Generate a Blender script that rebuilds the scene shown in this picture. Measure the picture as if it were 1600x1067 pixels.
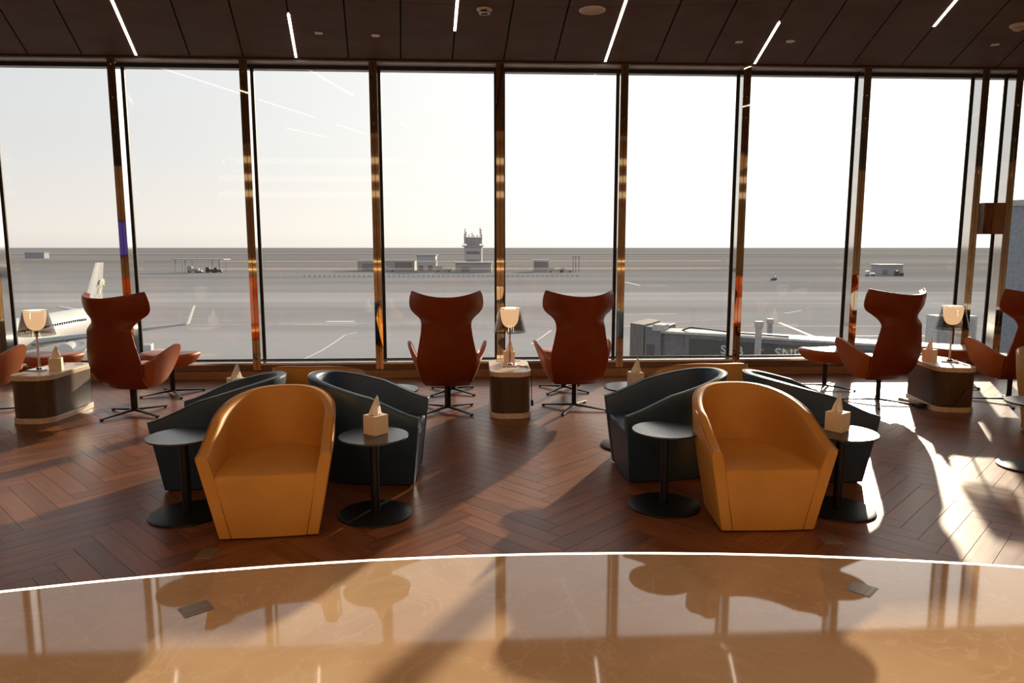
import bpy, bmesh, math, random
from math import sin, cos, pi, radians, sqrt, atan2, hypot
from mathutils import Vector, Matrix

random.seed(7)
for o in list(bpy.data.objects):
    bpy.data.objects.remove(o)
SC = bpy.context.scene
COL = SC.collection

# ------------------------------------------------------------------ camera
CAM_H = 1.55
cd = bpy.data.cameras.new('camera')
cam = bpy.data.objects.new('camera', cd)
COL.objects.link(cam)
cd.sensor_width = 36.0
cd.lens = 1115.74 / 1600 * 36.0
cd.clip_start = 0.05
cd.clip_end = 30000
cam.location = (0, 0, CAM_H)
cam.rotation_euler = (pi / 2 - 0.1312, 0, -0.0526)
SC.camera = cam

# ------------------------------------------------------------------ exposure
SC.view_settings.view_transform = 'Standard'
SC.view_settings.look = 'None'
SC.view_settings.exposure = 0.0
SC.view_settings.gamma = 1.0
SC.view_settings.use_curve_mapping = False
cy = SC.cycles
cy.use_denoising = True
cy.max_bounces = 10
cy.diffuse_bounces = 5
cy.glossy_bounces = 6
cy.transparent_max_bounces = 24
cy.transmission_bounces = 6
cy.caustics_reflective = True
cy.caustics_refractive = False
cy.sample_clamp_indirect = 6.0
cy.blur_glossy = 0.06

# ------------------------------------------------------------------ sun + sky
SUN_AZ, SUN_EL = radians(29.3), radians(14.9)
SUN_DIR = Vector((sin(SUN_AZ) * cos(SUN_EL), cos(SUN_AZ) * cos(SUN_EL), sin(SUN_EL)))
sl = bpy.data.lights.new('sun', 'SUN')
sl.energy = 7.0
sl.color = (1.0, 0.84, 0.62)
sl.angle = radians(0.9)
sun = bpy.data.objects.new('sun', sl)
COL.objects.link(sun)
sun.rotation_euler = SUN_DIR.to_track_quat('Z', 'Y').to_euler()
sun.location = (30, 50, 25)

W = bpy.data.worlds.new('hazy_sky')
SC.world = W
W.use_nodes = True
nt = W.node_tree
nt.nodes.clear()


def N(t, typ, **kw):
    n = t.nodes.new(typ)
    for k, v in kw.items():
        setattr(n, k, v)
    return n


def math_node(t, op, a, b=None, c=None):
    n = N(t, 'ShaderNodeMath', operation=op)
    for i, v in enumerate((a, b, c)):
        if v is None:
            continue
        if isinstance(v, (int, float)):
            n.inputs[i].default_value = v
        else:
            t.links.new(v, n.inputs[i])
    return n.outputs[0]


tc = N(nt, 'ShaderNodeTexCoord')
dot = N(nt, 'ShaderNodeVectorMath', operation='DOT_PRODUCT')
nt.links.new(tc.outputs['Generated'], dot.inputs[0])
dot.inputs[1].default_value = SUN_DIR
half = math_node(nt, 'MULTIPLY_ADD', dot.outputs['Value'], 0.5, 0.5)
wide = math_node(nt, 'POWER', half, 7.0)
near = math_node(nt, 'POWER', half, 70.0)
sep = N(nt, 'ShaderNodeSeparateXYZ')
nt.links.new(tc.outputs['Generated'], sep.inputs[0])
ramp = N(nt, 'ShaderNodeValToRGB')
ramp.color_ramp.elements[0].position = 0.0
ramp.color_ramp.elements[0].color = (0.80, 0.745, 0.69, 1)
ramp.color_ramp.elements[1].position = 0.32
ramp.color_ramp.elements[1].color = (0.68, 0.73, 0.79, 1)
e = ramp.color_ramp.elements.new(0.02)
e.color = (0.88, 0.82, 0.755, 1)
e = ramp.color_ramp.elements.new(0.12)
e.color = (0.76, 0.775, 0.775, 1)
e = ramp.color_ramp.elements.new(0.9)
e.color = (0.40, 0.50, 0.60, 1)
nt.links.new(sep.outputs['Z'], ramp.inputs[0])
glow_f = math_node(nt, 'ADD', math_node(nt, 'MULTIPLY', wide, 0.62), math_node(nt, 'MULTIPLY', near, 1.6))
glow = N(nt, 'ShaderNodeMix', data_type='RGBA', blend_type='ADD')
glow.clamp_factor = False
nt.links.new(glow_f, glow.inputs[0])
nt.links.new(ramp.outputs[0], glow.inputs[6])
glow.inputs[7].default_value = (1.0, 0.93, 0.80, 1)
bg = N(nt, 'ShaderNodeBackground')
bg.inputs[1].default_value = 1.0
nt.links.new(glow.outputs[2], bg.inputs[0])
wo = N(nt, 'ShaderNodeOutputWorld')
nt.links.new(bg.outputs[0], wo.inputs[0])

# lamps of the hall behind the camera (recessed ceiling downlights)
HALL_Z = 5.6
HALL_LIGHT_W = 38.0
for i, (lx, ly) in enumerate([(-6, -5), (-2, -5.5), (2, -5.5), (6, -5), (-5.5, -1.2), (-1.9, -1.0), (1.9, -1.0), (5.5, -1.2)]):
    al = bpy.data.lights.new('downlight', 'AREA')
    al.shape = 'DISK'
    al.size = 0.5
    al.energy = HALL_LIGHT_W
    al.color = (1.0, 0.68, 0.42)
    ao = bpy.data.objects.new('downlight', al)
    COL.objects.link(ao)
    ao.location = (lx, ly, HALL_Z - 0.04)

# ================================================================== materials
MATS = {}


def rgb(h):
    return h if len(h) == 4 else (h[0], h[1], h[2], 1)


def new_mat(name):
    m = bpy.data.materials.new(name)
    m.use_nodes = True
    t = m.node_tree
    b = t.nodes['Principled BSDF']
    return m, t, b


def mat(name, col, rough=0.5, metal=0.0, var=0.12, scale=6.0, bump=0.0, bscale=60.0, stretch=(1, 1, 1), coat=0.0, spec=0.5, coords='Object', tint=None):
    """plain procedural surface: noise-varied colour, optional fine relief"""
    m, t, b = new_mat(name)
    tcn = N(t, 'ShaderNodeTexCoord')
    mp = N(t, 'ShaderNodeMapping')
    mp.inputs['Scale'].default_value = stretch
    t.links.new(tcn.outputs[coords], mp.inputs[0])
    ns = N(t, 'ShaderNodeTexNoise')
    ns.inputs['Scale'].default_value = scale
    ns.inputs['Detail'].default_value = 5
    t.links.new(mp.outputs[0], ns.inputs['Vector'])
    mx = N(t, 'ShaderNodeMix', data_type='RGBA')
    c2 = tint if tint else tuple(c * (1 - var * 2) for c in col)
    c1 = tuple(min(1, c * (1 + var)) for c in col)
    mx.inputs[6].default_value = rgb(c2)
    mx.inputs[7].default_value = rgb(c1)
    rp = N(t, 'ShaderNodeMapRange')
    rp.inputs[1].default_value = 0.3
    rp.inputs[2].default_value = 0.7
    t.links.new(ns.outputs[0], rp.inputs[0])
    t.links.new(rp.outputs[0], mx.inputs[0])
    t.links.new(mx.outputs[2], b.inputs['Base Color'])
    b.inputs['Roughness'].default_value = rough
    b.inputs['Metallic'].default_value = metal
    b.inputs['Specular IOR Level'].default_value = spec
    b.inputs['Coat Weight'].default_value = coat
    if bump:
        n2 = N(t, 'ShaderNodeTexNoise')
        n2.inputs['Scale'].default_value = bscale
        n2.inputs['Detail'].default_value = 3
        t.links.new(mp.outputs[0], n2.inputs['Vector'])
        bp = N(t, 'ShaderNodeBump')
        bp.inputs['Strength'].default_value = bump
        bp.inputs['Distance'].default_value = 0.01
        t.links.new(n2.outputs[0], bp.inputs['Height'])
        t.links.new(bp.outputs[0], b.inputs['Normal'])
    MATS[name] = m
    return m


def emit(name, col, strength, base=0.8):
    m, t, b = new_mat(name)
    b.inputs['Base Color'].default_value = rgb((base, base, base))
    b.inputs['Emission Color'].default_value = rgb(col)
    b.inputs['Emission Strength'].default_value = strength
    MATS[name] = m
    return m


def wood_mat(name, c1, c2, rough, per_object=True, var=0.35, along=(1, 14, 1), scale=3.0, bump=0.05, coat=0.0):
    m, t, b = new_mat(name)
    tcn = N(t, 'ShaderNodeTexCoord')
    if per_object:
        oi = N(t, 'ShaderNodeObjectInfo')
        rnd = oi.outputs['Random']
    else:
        gi = N(t, 'ShaderNodeNewGeometry')
        rnd = gi.outputs['Random Per Island']
    off = N(t, 'ShaderNodeVectorMath', operation='ADD')
    sc = N(t, 'ShaderNodeVectorMath', operation='SCALE')
    cmb = N(t, 'ShaderNodeCombineXYZ')
    for i in range(3):
        t.links.new(rnd, cmb.inputs[i])
    t.links.new(cmb.outputs[0], sc.inputs[0])
    sc.inputs['Scale'].default_value = 37.0
    mp = N(t, 'ShaderNodeMapping')
    mp.inputs['Scale'].default_value = along
    t.links.new(tcn.outputs['Object'], mp.inputs[0])
    t.links.new(mp.outputs[0], off.inputs[0])
    t.links.new(sc.outputs[0], off.inputs[1])
    ns = N(t, 'ShaderNodeTexNoise')
    ns.inputs['Scale'].default_value = scale
    ns.inputs['Detail'].default_value = 7
    ns.inputs['Distortion'].default_value = 0.6
    t.links.new(off.outputs[0], ns.inputs['Vector'])
    mx = N(t, 'ShaderNodeMix', data_type='RGBA')
    mx.inputs[6].default_value = rgb(c1)
    mx.inputs[7].default_value = rgb(c2)
    rp = N(t, 'ShaderNodeMapRange')
    rp.inputs[1].default_value = 0.3
    rp.inputs[2].default_value = 0.7
    t.links.new(ns.outputs[0], rp.inputs[0])
    t.links.new(rp.outputs[0], mx.inputs[0])
    hs = N(t, 'ShaderNodeHueSaturation')
    v = math_node(t, 'MULTIPLY_ADD', rnd, var * 2, 1.0 - var)
    t.links.new(v, hs.inputs['Value'])
    t.links.new(mx.outputs[2], hs.inputs['Color'])
    t.links.new(hs.outputs[0], b.inputs['Base Color'])
    b.inputs['Specular IOR Level'].default_value = 0.28
    b.inputs['Coat Weight'].default_value = coat
    b.inputs['Coat Roughness'].default_value = 0.26
    rr = math_node(t, 'MULTIPLY_ADD', ns.outputs[0], 0.12, rough - 0.06)
    t.links.new(rr, b.inputs['Roughness'])
    bp = N(t, 'ShaderNodeBump')
    bp.inputs['Strength'].default_value = bump
    bp.inputs['Distance'].default_value = 0.004
    t.links.new(ns.outputs[0], bp.inputs['Height'])
    t.links.new(bp.outputs[0], b.inputs['Normal'])
    MATS[name] = m
    return m


def clear_mat(name, tint, ior=1.45, rough=0.0, boost=1.0):
    """clear sheet: mirror reflection by Fresnel, the rest passes straight through"""
    m = bpy.data.materials.new(name)
    m.use_nodes = True
    t = m.node_tree
    t.nodes.clear()
    tr = N(t, 'ShaderNodeBsdfTransparent')
    tr.inputs[0].default_value = rgb(tint)
    gl = N(t, 'ShaderNodeBsdfGlossy')
    gl.inputs['Roughness'].default_value = rough
    gl.inputs[0].default_value = (0.95, 0.95, 0.95, 1)
    fr = N(t, 'ShaderNodeFresnel')
    fr.inputs[0].default_value = ior
    # same reflectance entering and leaving
    gi = N(t, 'ShaderNodeNewGeometry')
    ior_n = N(t, 'ShaderNodeMix', data_type='FLOAT')
    ior_n.inputs[2].default_value = ior
    ior_n.inputs[3].default_value = 1.0 / ior
    lw = N(t, 'ShaderNodeLayerWeight')
    lw.inputs[0].default_value = 0.5
    f5 = math_node(t, 'POWER', lw.outputs['Facing'], 5.0)
    r0 = ((ior - 1) / (ior + 1)) ** 2 * boost
    fac = math_node(t, 'MULTIPLY_ADD', f5, 1 - r0, r0)
    mx = N(t, 'ShaderNodeMixShader')
    t.links.new(fac, mx.inputs[0])
    t.links.new(tr.outputs[0], mx.inputs[1])
    t.links.new(gl.outputs[0], mx.inputs[2])
    out = N(t, 'ShaderNodeOutputMaterial')
    t.links.new(mx.outputs[0], out.inputs[0])
    t.nodes.remove(fr)
    t.nodes.remove(ior_n)
    t.nodes.remove(gi)
    MATS[name] = m
    return m


# room
wood_mat('herringbone_wood', (0.145, 0.048, 0.017), (0.255, 0.092, 0.034), 0.36, True, 0.22, bump=0.03, coat=0.12)
wood_mat('herringbone_wood_far', (0.145, 0.048, 0.017), (0.255, 0.092, 0.034), 0.36, False, 0.22, bump=0.03, coat=0.12)
mat('floor_bed', (0.02, 0.011, 0.008), 0.8)
mat('dark_panel', (0.098, 0.056, 0.034), 0.6, spec=0.04, var=0.1, scale=2.5)
mat('plenum_black', (0.012, 0.010, 0.009), 0.8)
mat('bronze_trim', (0.06, 0.034, 0.022), 0.5, metal=0.2)
mat('bronze_mirror', (0.62, 0.50, 0.36), 0.03, metal=1.0, var=0.03, scale=1.0)
mat('steel_mirror', (0.80, 0.78, 0.75), 0.05, metal=1.0, var=0.03, scale=1.0)
mat('gasket_black', (0.010, 0.010, 0.010), 0.5)
mat('soffit_grey', (0.42, 0.40, 0.38), 0.5, metal=0.3)
mat('sill_white', (0.92, 0.90, 0.87), 0.18, metal=1.0, var=0.02)
mat('base_board', (0.42, 0.235, 0.115), 0.45, var=0.12, scale=4, stretch=(1, 8, 8))
mat('base_board_upper', (0.20, 0.115, 0.065), 0.3, var=0.12, scale=4, stretch=(1, 8, 8))
mat('hall_plaster', (0.52, 0.40, 0.28), 0.7, var=0.06)
mat('hall_wood', (0.50, 0.36, 0.22), 0.45, var=0.2, scale=3, stretch=(6, 6, 1))
mat('counter_stone', (0.45, 0.36, 0.27), 0.25)
emit('led_white', (1.0, 0.90, 0.76), 5.0)
emit('led_floor', (1.0, 0.86, 0.66), 3.0)
emit('led_warm', (1.0, 0.66, 0.30), 3.0)
emit('cove_glow', (1.0, 0.74, 0.44), 0.6)
emit('display_blue', (0.12, 0.09, 0.60), 0.7, 0.01)
mat('downlight_rim', (0.6, 0.58, 0.55), 0.4)
clear_mat('window_glass', (0.985, 0.985, 0.98), boost=1.0)
mat('outlet_steel', (0.42, 0.36, 0.30), 0.35, metal=0.6, scale=40, stretch=(1, 10, 1))
mat('outlet_bronze', (0.30, 0.20, 0.13), 0.4, metal=0.5)
mat('white_plastic', (0.62, 0.55, 0.47), 0.45, var=0.03)
mat('grille_tan', (0.42, 0.33, 0.23), 0.6, bump=0.1, bscale=300)


def marble():
    m, t, b = new_mat('cream_marble')
    tcn = N(t, 'ShaderNodeTexCoord')
    n1 = N(t, 'ShaderNodeTexNoise')
    n1.inputs['Scale'].default_value = 1.3
    n1.inputs['Detail'].default_value = 8
    n1.inputs['Distortion'].default_value = 1.2
    t.links.new(tcn.outputs['Object'], n1.inputs['Vector'])
    cr = N(t, 'ShaderNodeValToRGB')
    cr.color_ramp.elements[0].position = 0.3
    cr.color_ramp.elements[0].color = (0.57, 0.375, 0.215, 1)
    cr.color_ramp.elements[1].position = 0.72
    cr.color_ramp.elements[1].color = (0.70, 0.50, 0.315, 1)
    t.links.new(n1.outputs[0], cr.inputs[0])
    n2 = N(t, 'ShaderNodeTexNoise')
    n2.inputs['Scale'].default_value = 2.1
    n2.inputs['Detail'].default_value = 9
    n2.inputs['Distortion'].default_value = 2.5
    t.links.new(tcn.outputs['Object'], n2.inputs['Vector'])
    vein = math_node(t, 'ABSOLUTE', math_node(t, 'SUBTRACT', n2.outputs[0], 0.5))
    vm = N(t, 'ShaderNodeMapRange')
    vm.inputs[1].default_value = 0.0
    vm.inputs[2].default_value = 0.02
    vm.inputs[3].default_value = 0.35
    vm.inputs[4].default_value = 0.0
    t.links.new(vein, vm.inputs[0])
    mx = N(t, 'ShaderNodeMix', data_type='RGBA')
    t.links.new(vm.outputs[0], mx.inputs[0])
    t.links.new(cr.outputs[0], mx.inputs[6])
    mx.inputs[7].default_value = (0.76, 0.60, 0.42, 1)
    t.links.new(mx.outputs[2], b.inputs['Base Color'])
    b.inputs['Roughness'].default_value = 0.045
    b.inputs['Specular IOR Level'].default_value = 0.75
    MATS['cream_marble'] = m


marble()
# furniture
mat('orange_leather_shaded', (0.205, 0.034, 0.006), 0.42, spec=0.3, var=0.08, scale=3, bump=0.06, bscale=260)  # same leather as the arms, shade on the backs put into the darker colour
mat('orange_leather_lit', (0.42, 0.115, 0.032), 0.42, var=0.08, scale=3, bump=0.06, bscale=260)  # same leather again, window light put into the paler colour
mat('piping_orange', (0.28, 0.06, 0.015), 0.45)
mat('tan_leather', (0.60, 0.275, 0.048), 0.5, spec=0.35, var=0.05, scale=3, bump=0.04, bscale=260)
mat('tan_piping', (0.40, 0.15, 0.03), 0.45)
mat('navy_leather', (0.022, 0.050, 0.095), 0.42, var=0.1, scale=3, bump=0.04, bscale=260)
mat('navy_piping', (0.04, 0.06, 0.09), 0.45)
mat('black_metal', (0.010, 0.010, 0.011), 0.38, metal=0.3)
mat('black_top', (0.02, 0.022, 0.025), 0.26, spec=0.8)
mat('plinth_black', (0.012, 0.011, 0.010), 0.6)
mat('pale_oak', (0.72, 0.57, 0.42), 0.33, var=0.1, scale=4, stretch=(12, 1, 12))
mat('walnut_tambour', (0.088, 0.051, 0.031), 0.42, var=0.12, scale=5, stretch=(10, 10, 1))
mat('chrome', (0.75, 0.73, 0.70), 0.08, metal=1.0, var=0.02)
clear_mat('smoked_shade', (0.58, 0.55, 0.52), boost=1.2)
emit('lamp_bowl', (1.0, 0.66, 0.38), 2.3)
mat('tissue_box', (0.84, 0.68, 0.50), 0.6, var=0.04)
mat('tissue', (0.88, 0.80, 0.68), 0.8, var=0.03)
mat('cable_black', (0.01, 0.01, 0.01), 0.5)
mat('cream_tray', (0.7, 0.62, 0.5), 0.4)
wood_mat('striped_veneer', (0.06, 0.024, 0.012), (0.26, 0.12, 0.05), 0.3, True, 0.0, (5, 5, 1), 2.5)
mat('brown_veneer', (0.32, 0.17, 0.075), 0.35, var=0.1, scale=5, stretch=(8, 8, 1))
# outside
mat('apron_concrete', (0.40, 0.38, 0.375), 0.95, var=0.12, scale=0.035, stretch=(0.14, 1, 1), spec=0.0)
mat('apron_strip', (0.315, 0.298, 0.296), 0.95, var=0.16, scale=0.015, stretch=(0.2, 1, 1), spec=0.0)
mat('apron_joint', (0.24, 0.23, 0.23), 0.9)
mat('runway_asphalt', (0.27, 0.26, 0.257), 0.9, var=0.12, scale=0.01, stretch=(0.15, 1, 1), spec=0.0)
mat('desert', (0.30, 0.28, 0.262), 0.95, var=0.22, scale=0.004, stretch=(0.12, 1, 1), spec=0.0)
mat('far_desert', (0.29, 0.28, 0.278), 0.95, var=0.2, scale=0.002, stretch=(0.1, 1, 1), spec=0.0)
mat('paint_white', (0.62, 0.6, 0.57), 0.7)
mat('tower_concrete', (0.52, 0.48, 0.46), 0.8)  # lightened, distance haze over the tower put into the colour
mat('tower_dark', (0.22, 0.20, 0.20), 0.5)
mat('tower_steel', (0.40, 0.37, 0.37), 0.5)
mat('shed_grey', (0.36, 0.355, 0.36), 0.7)
mat('shed_pale', (0.48, 0.465, 0.45), 0.7)
mat('bridge_grey', (0.13, 0.135, 0.15), 0.5)
mat('bridge_green', (0.042, 0.055, 0.054), 0.4)
mat('bridge_canopy', (0.17, 0.165, 0.155), 0.7)
mat('bridge_roof', (0.42, 0.41, 0.40), 0.6)
mat('letter_white', (0.45, 0.47, 0.48), 0.5)
mat('plane_white', (0.62, 0.60, 0.56), 0.3, var=0.02)
mat('plane_grey', (0.36, 0.355, 0.35), 0.35)
mat('emblem_gold', (0.66, 0.58, 0.40), 0.4)
mat('plane_window', (0.05, 0.05, 0.06), 0.2)
mat('vehicle_dark', (0.05, 0.05, 0.055), 0.5)
mat('vehicle_pale', (0.55, 0.53, 0.5), 0.5)
mat('pier_grey', (0.20, 0.225, 0.26), 0.5)


# ================================================================== helpers
def obj(name, bm, m, parent=None, loc=(0, 0, 0), rotz=0.0, smooth=None, bevel=0.0, bseg=2):
    me = bpy.data.meshes.new(name)
    bmesh.ops.recalc_face_normals(bm, faces=bm.faces)
    bm.to_mesh(me)
    bm.free()
    if m:
        me.materials.append(MATS[m])
    o = bpy.data.objects.new(name, me)
    COL.objects.link(o)
    o.location = loc
    o.rotation_euler = (0, 0, rotz)
    if parent:
        o.parent = parent
    if bevel:
        md = o.modifiers.new('bevel', 'BEVEL')
        md.width = bevel
        md.segments = bseg
        md.limit_method = 'ANGLE'
        md.angle_limit = radians(35)
    if smooth is not None:
        for p in me.polygons:
            p.use_smooth = True
        if smooth < 180:
            me.set_sharp_from_angle(angle=radians(smooth))
    return o


def empty(name, loc=(0, 0, 0), rotz=0.0):
    o = bpy.data.objects.new(name, None)
    COL.objects.link(o)
    o.location = loc
    o.rotation_euler = (0, 0, rotz)
    o.empty_display_size = 0.1
    return o


def tag(o, label=None, cat=None, group=None, kind=None):
    if label:
        o['label'] = label
    if cat:
        o['category'] = cat
    if group:
        o['group'] = group
    if kind:
        o['kind'] = kind
    return o


def box(bm, x0, x1, y0, y1, z0, z1, M=None):
    vs = [bm.verts.new((x, y, z)) for z in (z0, z1) for x, y in ((x0, y0), (x1, y0), (x1, y1), (x0, y1))]
    for f in ((3, 2, 1, 0), (4, 5, 6, 7), (0, 1, 5, 4), (1, 2, 6, 5), (2, 3, 7, 6), (3, 0, 4, 7)):
        bm.faces.new([vs[i] for i in f])
    if M is not None:
        bmesh.ops.transform(bm, matrix=M, verts=vs)
    return vs


def prism(bm, poly, z0, z1):
    lo = [bm.verts.new((x, y, z0)) for x, y in poly]
    hi = [bm.verts.new((x, y, z1)) for x, y in poly]
    n = len(poly)
    bm.faces.new(lo[::-1])
    bm.faces.new(hi)
    for i in range(n):
        bm.faces.new((lo[i], lo[(i + 1) % n], hi[(i + 1) % n], hi[i]))
    return lo + hi


def lathe(bm, prof, n=32, cx=0, cy=0, closed=False):
    rings = []
    for r, z in prof:
        if r < 1e-6:
            rings.append([bm.verts.new((cx, cy, z))])
        else:
            rings.append([bm.verts.new((cx + r * cos(2 * pi * i / n), cy + r * sin(2 * pi * i / n), z)) for i in range(n)])
    pairs = list(zip(rings[:-1], rings[1:]))
    if closed:
        pairs.append((rings[-1], rings[0]))
    for a, b in pairs:
        for i in range(n):
            j = (i + 1) % n
            if len(a) == 1 and len(b) == 1:
                continue
            if len(a) == 1:
                bm.faces.new((a[0], b[j], b[i]))
            elif len(b) == 1:
                bm.faces.new((a[i], a[j], b[0]))
            else:
                bm.faces.new((a[i], a[j], b[j], b[i]))


def tube(bm, pts, r, n=8, cap=True):
    pts = [Vector(p) for p in pts]
    rings = []
    for i, p in enumerate(pts):
        d = (pts[min(i + 1, len(pts) - 1)] - pts[max(i - 1, 0)]).normalized()
        up = Vector((0, 0, 1)) if abs(d.z) < 0.95 else Vector((1, 0, 0))
        a = d.cross(up).normalized()
        b = a.cross(d).normalized()
        rr = r[i] if isinstance(r, (list, tuple)) else r
        rings.append([bm.verts.new(p + rr * (cos(2 * pi * k / n) * a + sin(2 * pi * k / n) * b)) for k in range(n)])
    for a, b in zip(rings[:-1], rings[1:]):
        for k in range(n):
            bm.faces.new((a[k], a[(k + 1) % n], b[(k + 1) % n], b[k]))
    if cap:
        bm.faces.new(rings[0][::-1])
        bm.faces.new(rings[-1])


def grid(bm, P, close_u=False, close_v=False):
    """P[i][j] points -> quads"""
    V = [[bm.verts.new(p) for p in row] for row in P]
    nu, nv = len(V), len(V[0])
    for i in range(nu if close_u else nu - 1):
        for j in range(nv if close_v else nv - 1):
            a, b = V[i][j], V[(i + 1) % nu][j]
            c, d = V[(i + 1) % nu][(j + 1) % nv], V[i][(j + 1) % nv]
            try:
                bm.faces.new((a, b, c, d))
            except ValueError:
                pass
    return V


def dup(root, loc, rotz=None, label=None):
    r = root.copy()
    COL.objects.link(r)
    r.location = loc
    if rotz is not None:
        r.rotation_euler = (0, 0, rotz)
    if label:
        r['label'] = label
    for ch in list(root.children):
        c = ch.copy()
        COL.objects.link(c)
        c.parent = r
        for g in list(ch.children):
            d = g.copy()
            COL.objects.link(d)
            d.parent = c
    return r


def smoothstep(x):
    x = max(0, min(1, x))
    return x * x * (3 - 2 * x)


def lerp_table(tab, x):
    for (x0, y0), (x1, y1) in zip(tab[:-1], tab[1:]):
        if x <= x1:
            return y0 + (y1 - y0) * max(0, (x - x0)) / (x1 - x0)
    return tab[-1][1]


def smooth_table(tab, x):
    # Catmull-Rom through the table
    n = len(tab)
    if x <= tab[0][0]:
        return tab[0][1]
    if x >= tab[-1][0]:
        return tab[-1][1]
    for i in range(n - 1):
        if x <= tab[i + 1][0]:
            x1, y1 = tab[i]
            x2, y2 = tab[i + 1]
            x0, y0 = tab[i - 1] if i > 0 else (2 * x1 - x2, y1)
            x3, y3 = tab[i + 2] if i + 2 < n else (2 * x2 - x1, y2)
            h = x2 - x1
            m1 = (y2 - y0) / (x2 - x0) * h
            m2 = (y3 - y1) / (x3 - x1) * h
            t = (x - x1) / h
            return (2 * t ** 3 - 3 * t * t + 1) * y1 + (t ** 3 - 2 * t * t + t) * m1 + (-2 * t ** 3 + 3 * t * t) * y2 + (t ** 3 - t * t) * m2


# ================================================================== SETTING
WY = 8.5            # room face of the window wall
GY = 8.68           # glass
XL, XR = -10.2, 13.6
YB = -11.0          # back wall of the hall
SP, X0 = 1.4438, -5.4657
CEIL = 3.655
CX, CY = 0.387, -3.462       # where the ceiling seams meet
AX, AY, AR = 0.249, -7.35, 10.804   # arc between marble and wood

# ---- floor: bed, marble slab, planks
floor = empty('floor')
tag(floor, kind='structure')
bm = bmesh.new()
box(bm, XL, XR, -0.5, WY + 0.35, -0.12, -0.022)
obj('floor_bed', bm, 'floor_bed', floor)


def arc_pts(r, a0, a1, n):
    return [(AX + r * sin(a0 + (a1 - a0) * i / n), AY + r * cos(a0 + (a1 - a0) * i / n)) for i in range(n + 1)]


aL = -radians(75)
bm = bmesh.new()
poly = arc_pts(AR - 0.011, -math.asin((AX - XL) / AR) if (AX - XL) < AR else -pi / 2, math.asin(min(1, (XR - AX) / AR)), 72)
poly = [(max(XL, min(XR, x)), y) for x, y in poly]
poly += [(XR, YB), (XL, YB)]
prism(bm, poly, -0.02, 0.0)
obj('marble_slab', bm, 'cream_marble', floor)

bm = bmesh.new()
a0, a1 = radians(-62), radians(62)
inn = arc_pts(AR - 0.010, a0, a1, 96)
out = arc_pts(AR + 0.010, a0, a1, 96)
P = []
for (x0, y0), (x1, y1) in zip(inn, out):
    P.append([(x0, y0, 0.001), (x1, y1, 0.001), (x1, y1, -0.02), (x0, y0, -0.02)])
grid(bm, P, close_v=True)
led = obj('floor_light_strip', bm, 'led_floor')
tag(led, 'thin glowing light strip curving between the marble and the wood floor', 'light strip')

# herringbone planks
PW, PN = 0.1165, 6
PL = PW * PN
ROT = radians(45 - 1.6)
BEV = 0.0007


def plank_mesh(poly):
    """poly in plank-local xy (CCW) -> thin board with a chamfered top edge"""
    bm = bmesh.new()
    n = len(poly)
    cxp = sum(p[0] for p in poly) / n
    cyp = sum(p[1] for p in poly) / n
    rings = []
    for ins, z in ((0.0, -0.02), (0.0, -BEV), (BEV * 1.3, 0.0)):
        ring = []
        for (x, y) in poly:
            dx, dy = x - cxp, y - cyp
            ring.append(bm.verts.new((x - math.copysign(min(ins, abs(dx)), dx), y - math.copysign(min(ins, abs(dy)), dy), z)))
        rings.append(ring)
    for a, b in zip(rings[:-1], rings[1:]):
        for i in range(n):
            bm.faces.new((a[i], a[(i + 1) % n], b[(i + 1) % n], b[i]))
    bm.faces.new(rings[-1])
    return bm


GAP = 0.0007
full_poly = [(GAP, GAP), (PL - GAP, GAP), (PL - GAP, PW - GAP), (GAP, PW - GAP)]


def clip_poly(poly, n, d):
    """keep points with n.p >= d"""
    out = []
    for i in range(len(poly)):
        a, b = poly[i], poly[(i + 1) % len(poly)]
        da = a[0] * n[0] + a[1] * n[1] - d
        db = b[0] * n[0] + b[1] * n[1] - d
        if da >= 0:
            out.append(a)
        if da * db < 0:
            t = da / (da - db)
            out.append((a[0] + (b[0] - a[0]) * t, a[1] + (b[1] - a[1]) * t))
    return out


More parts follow.
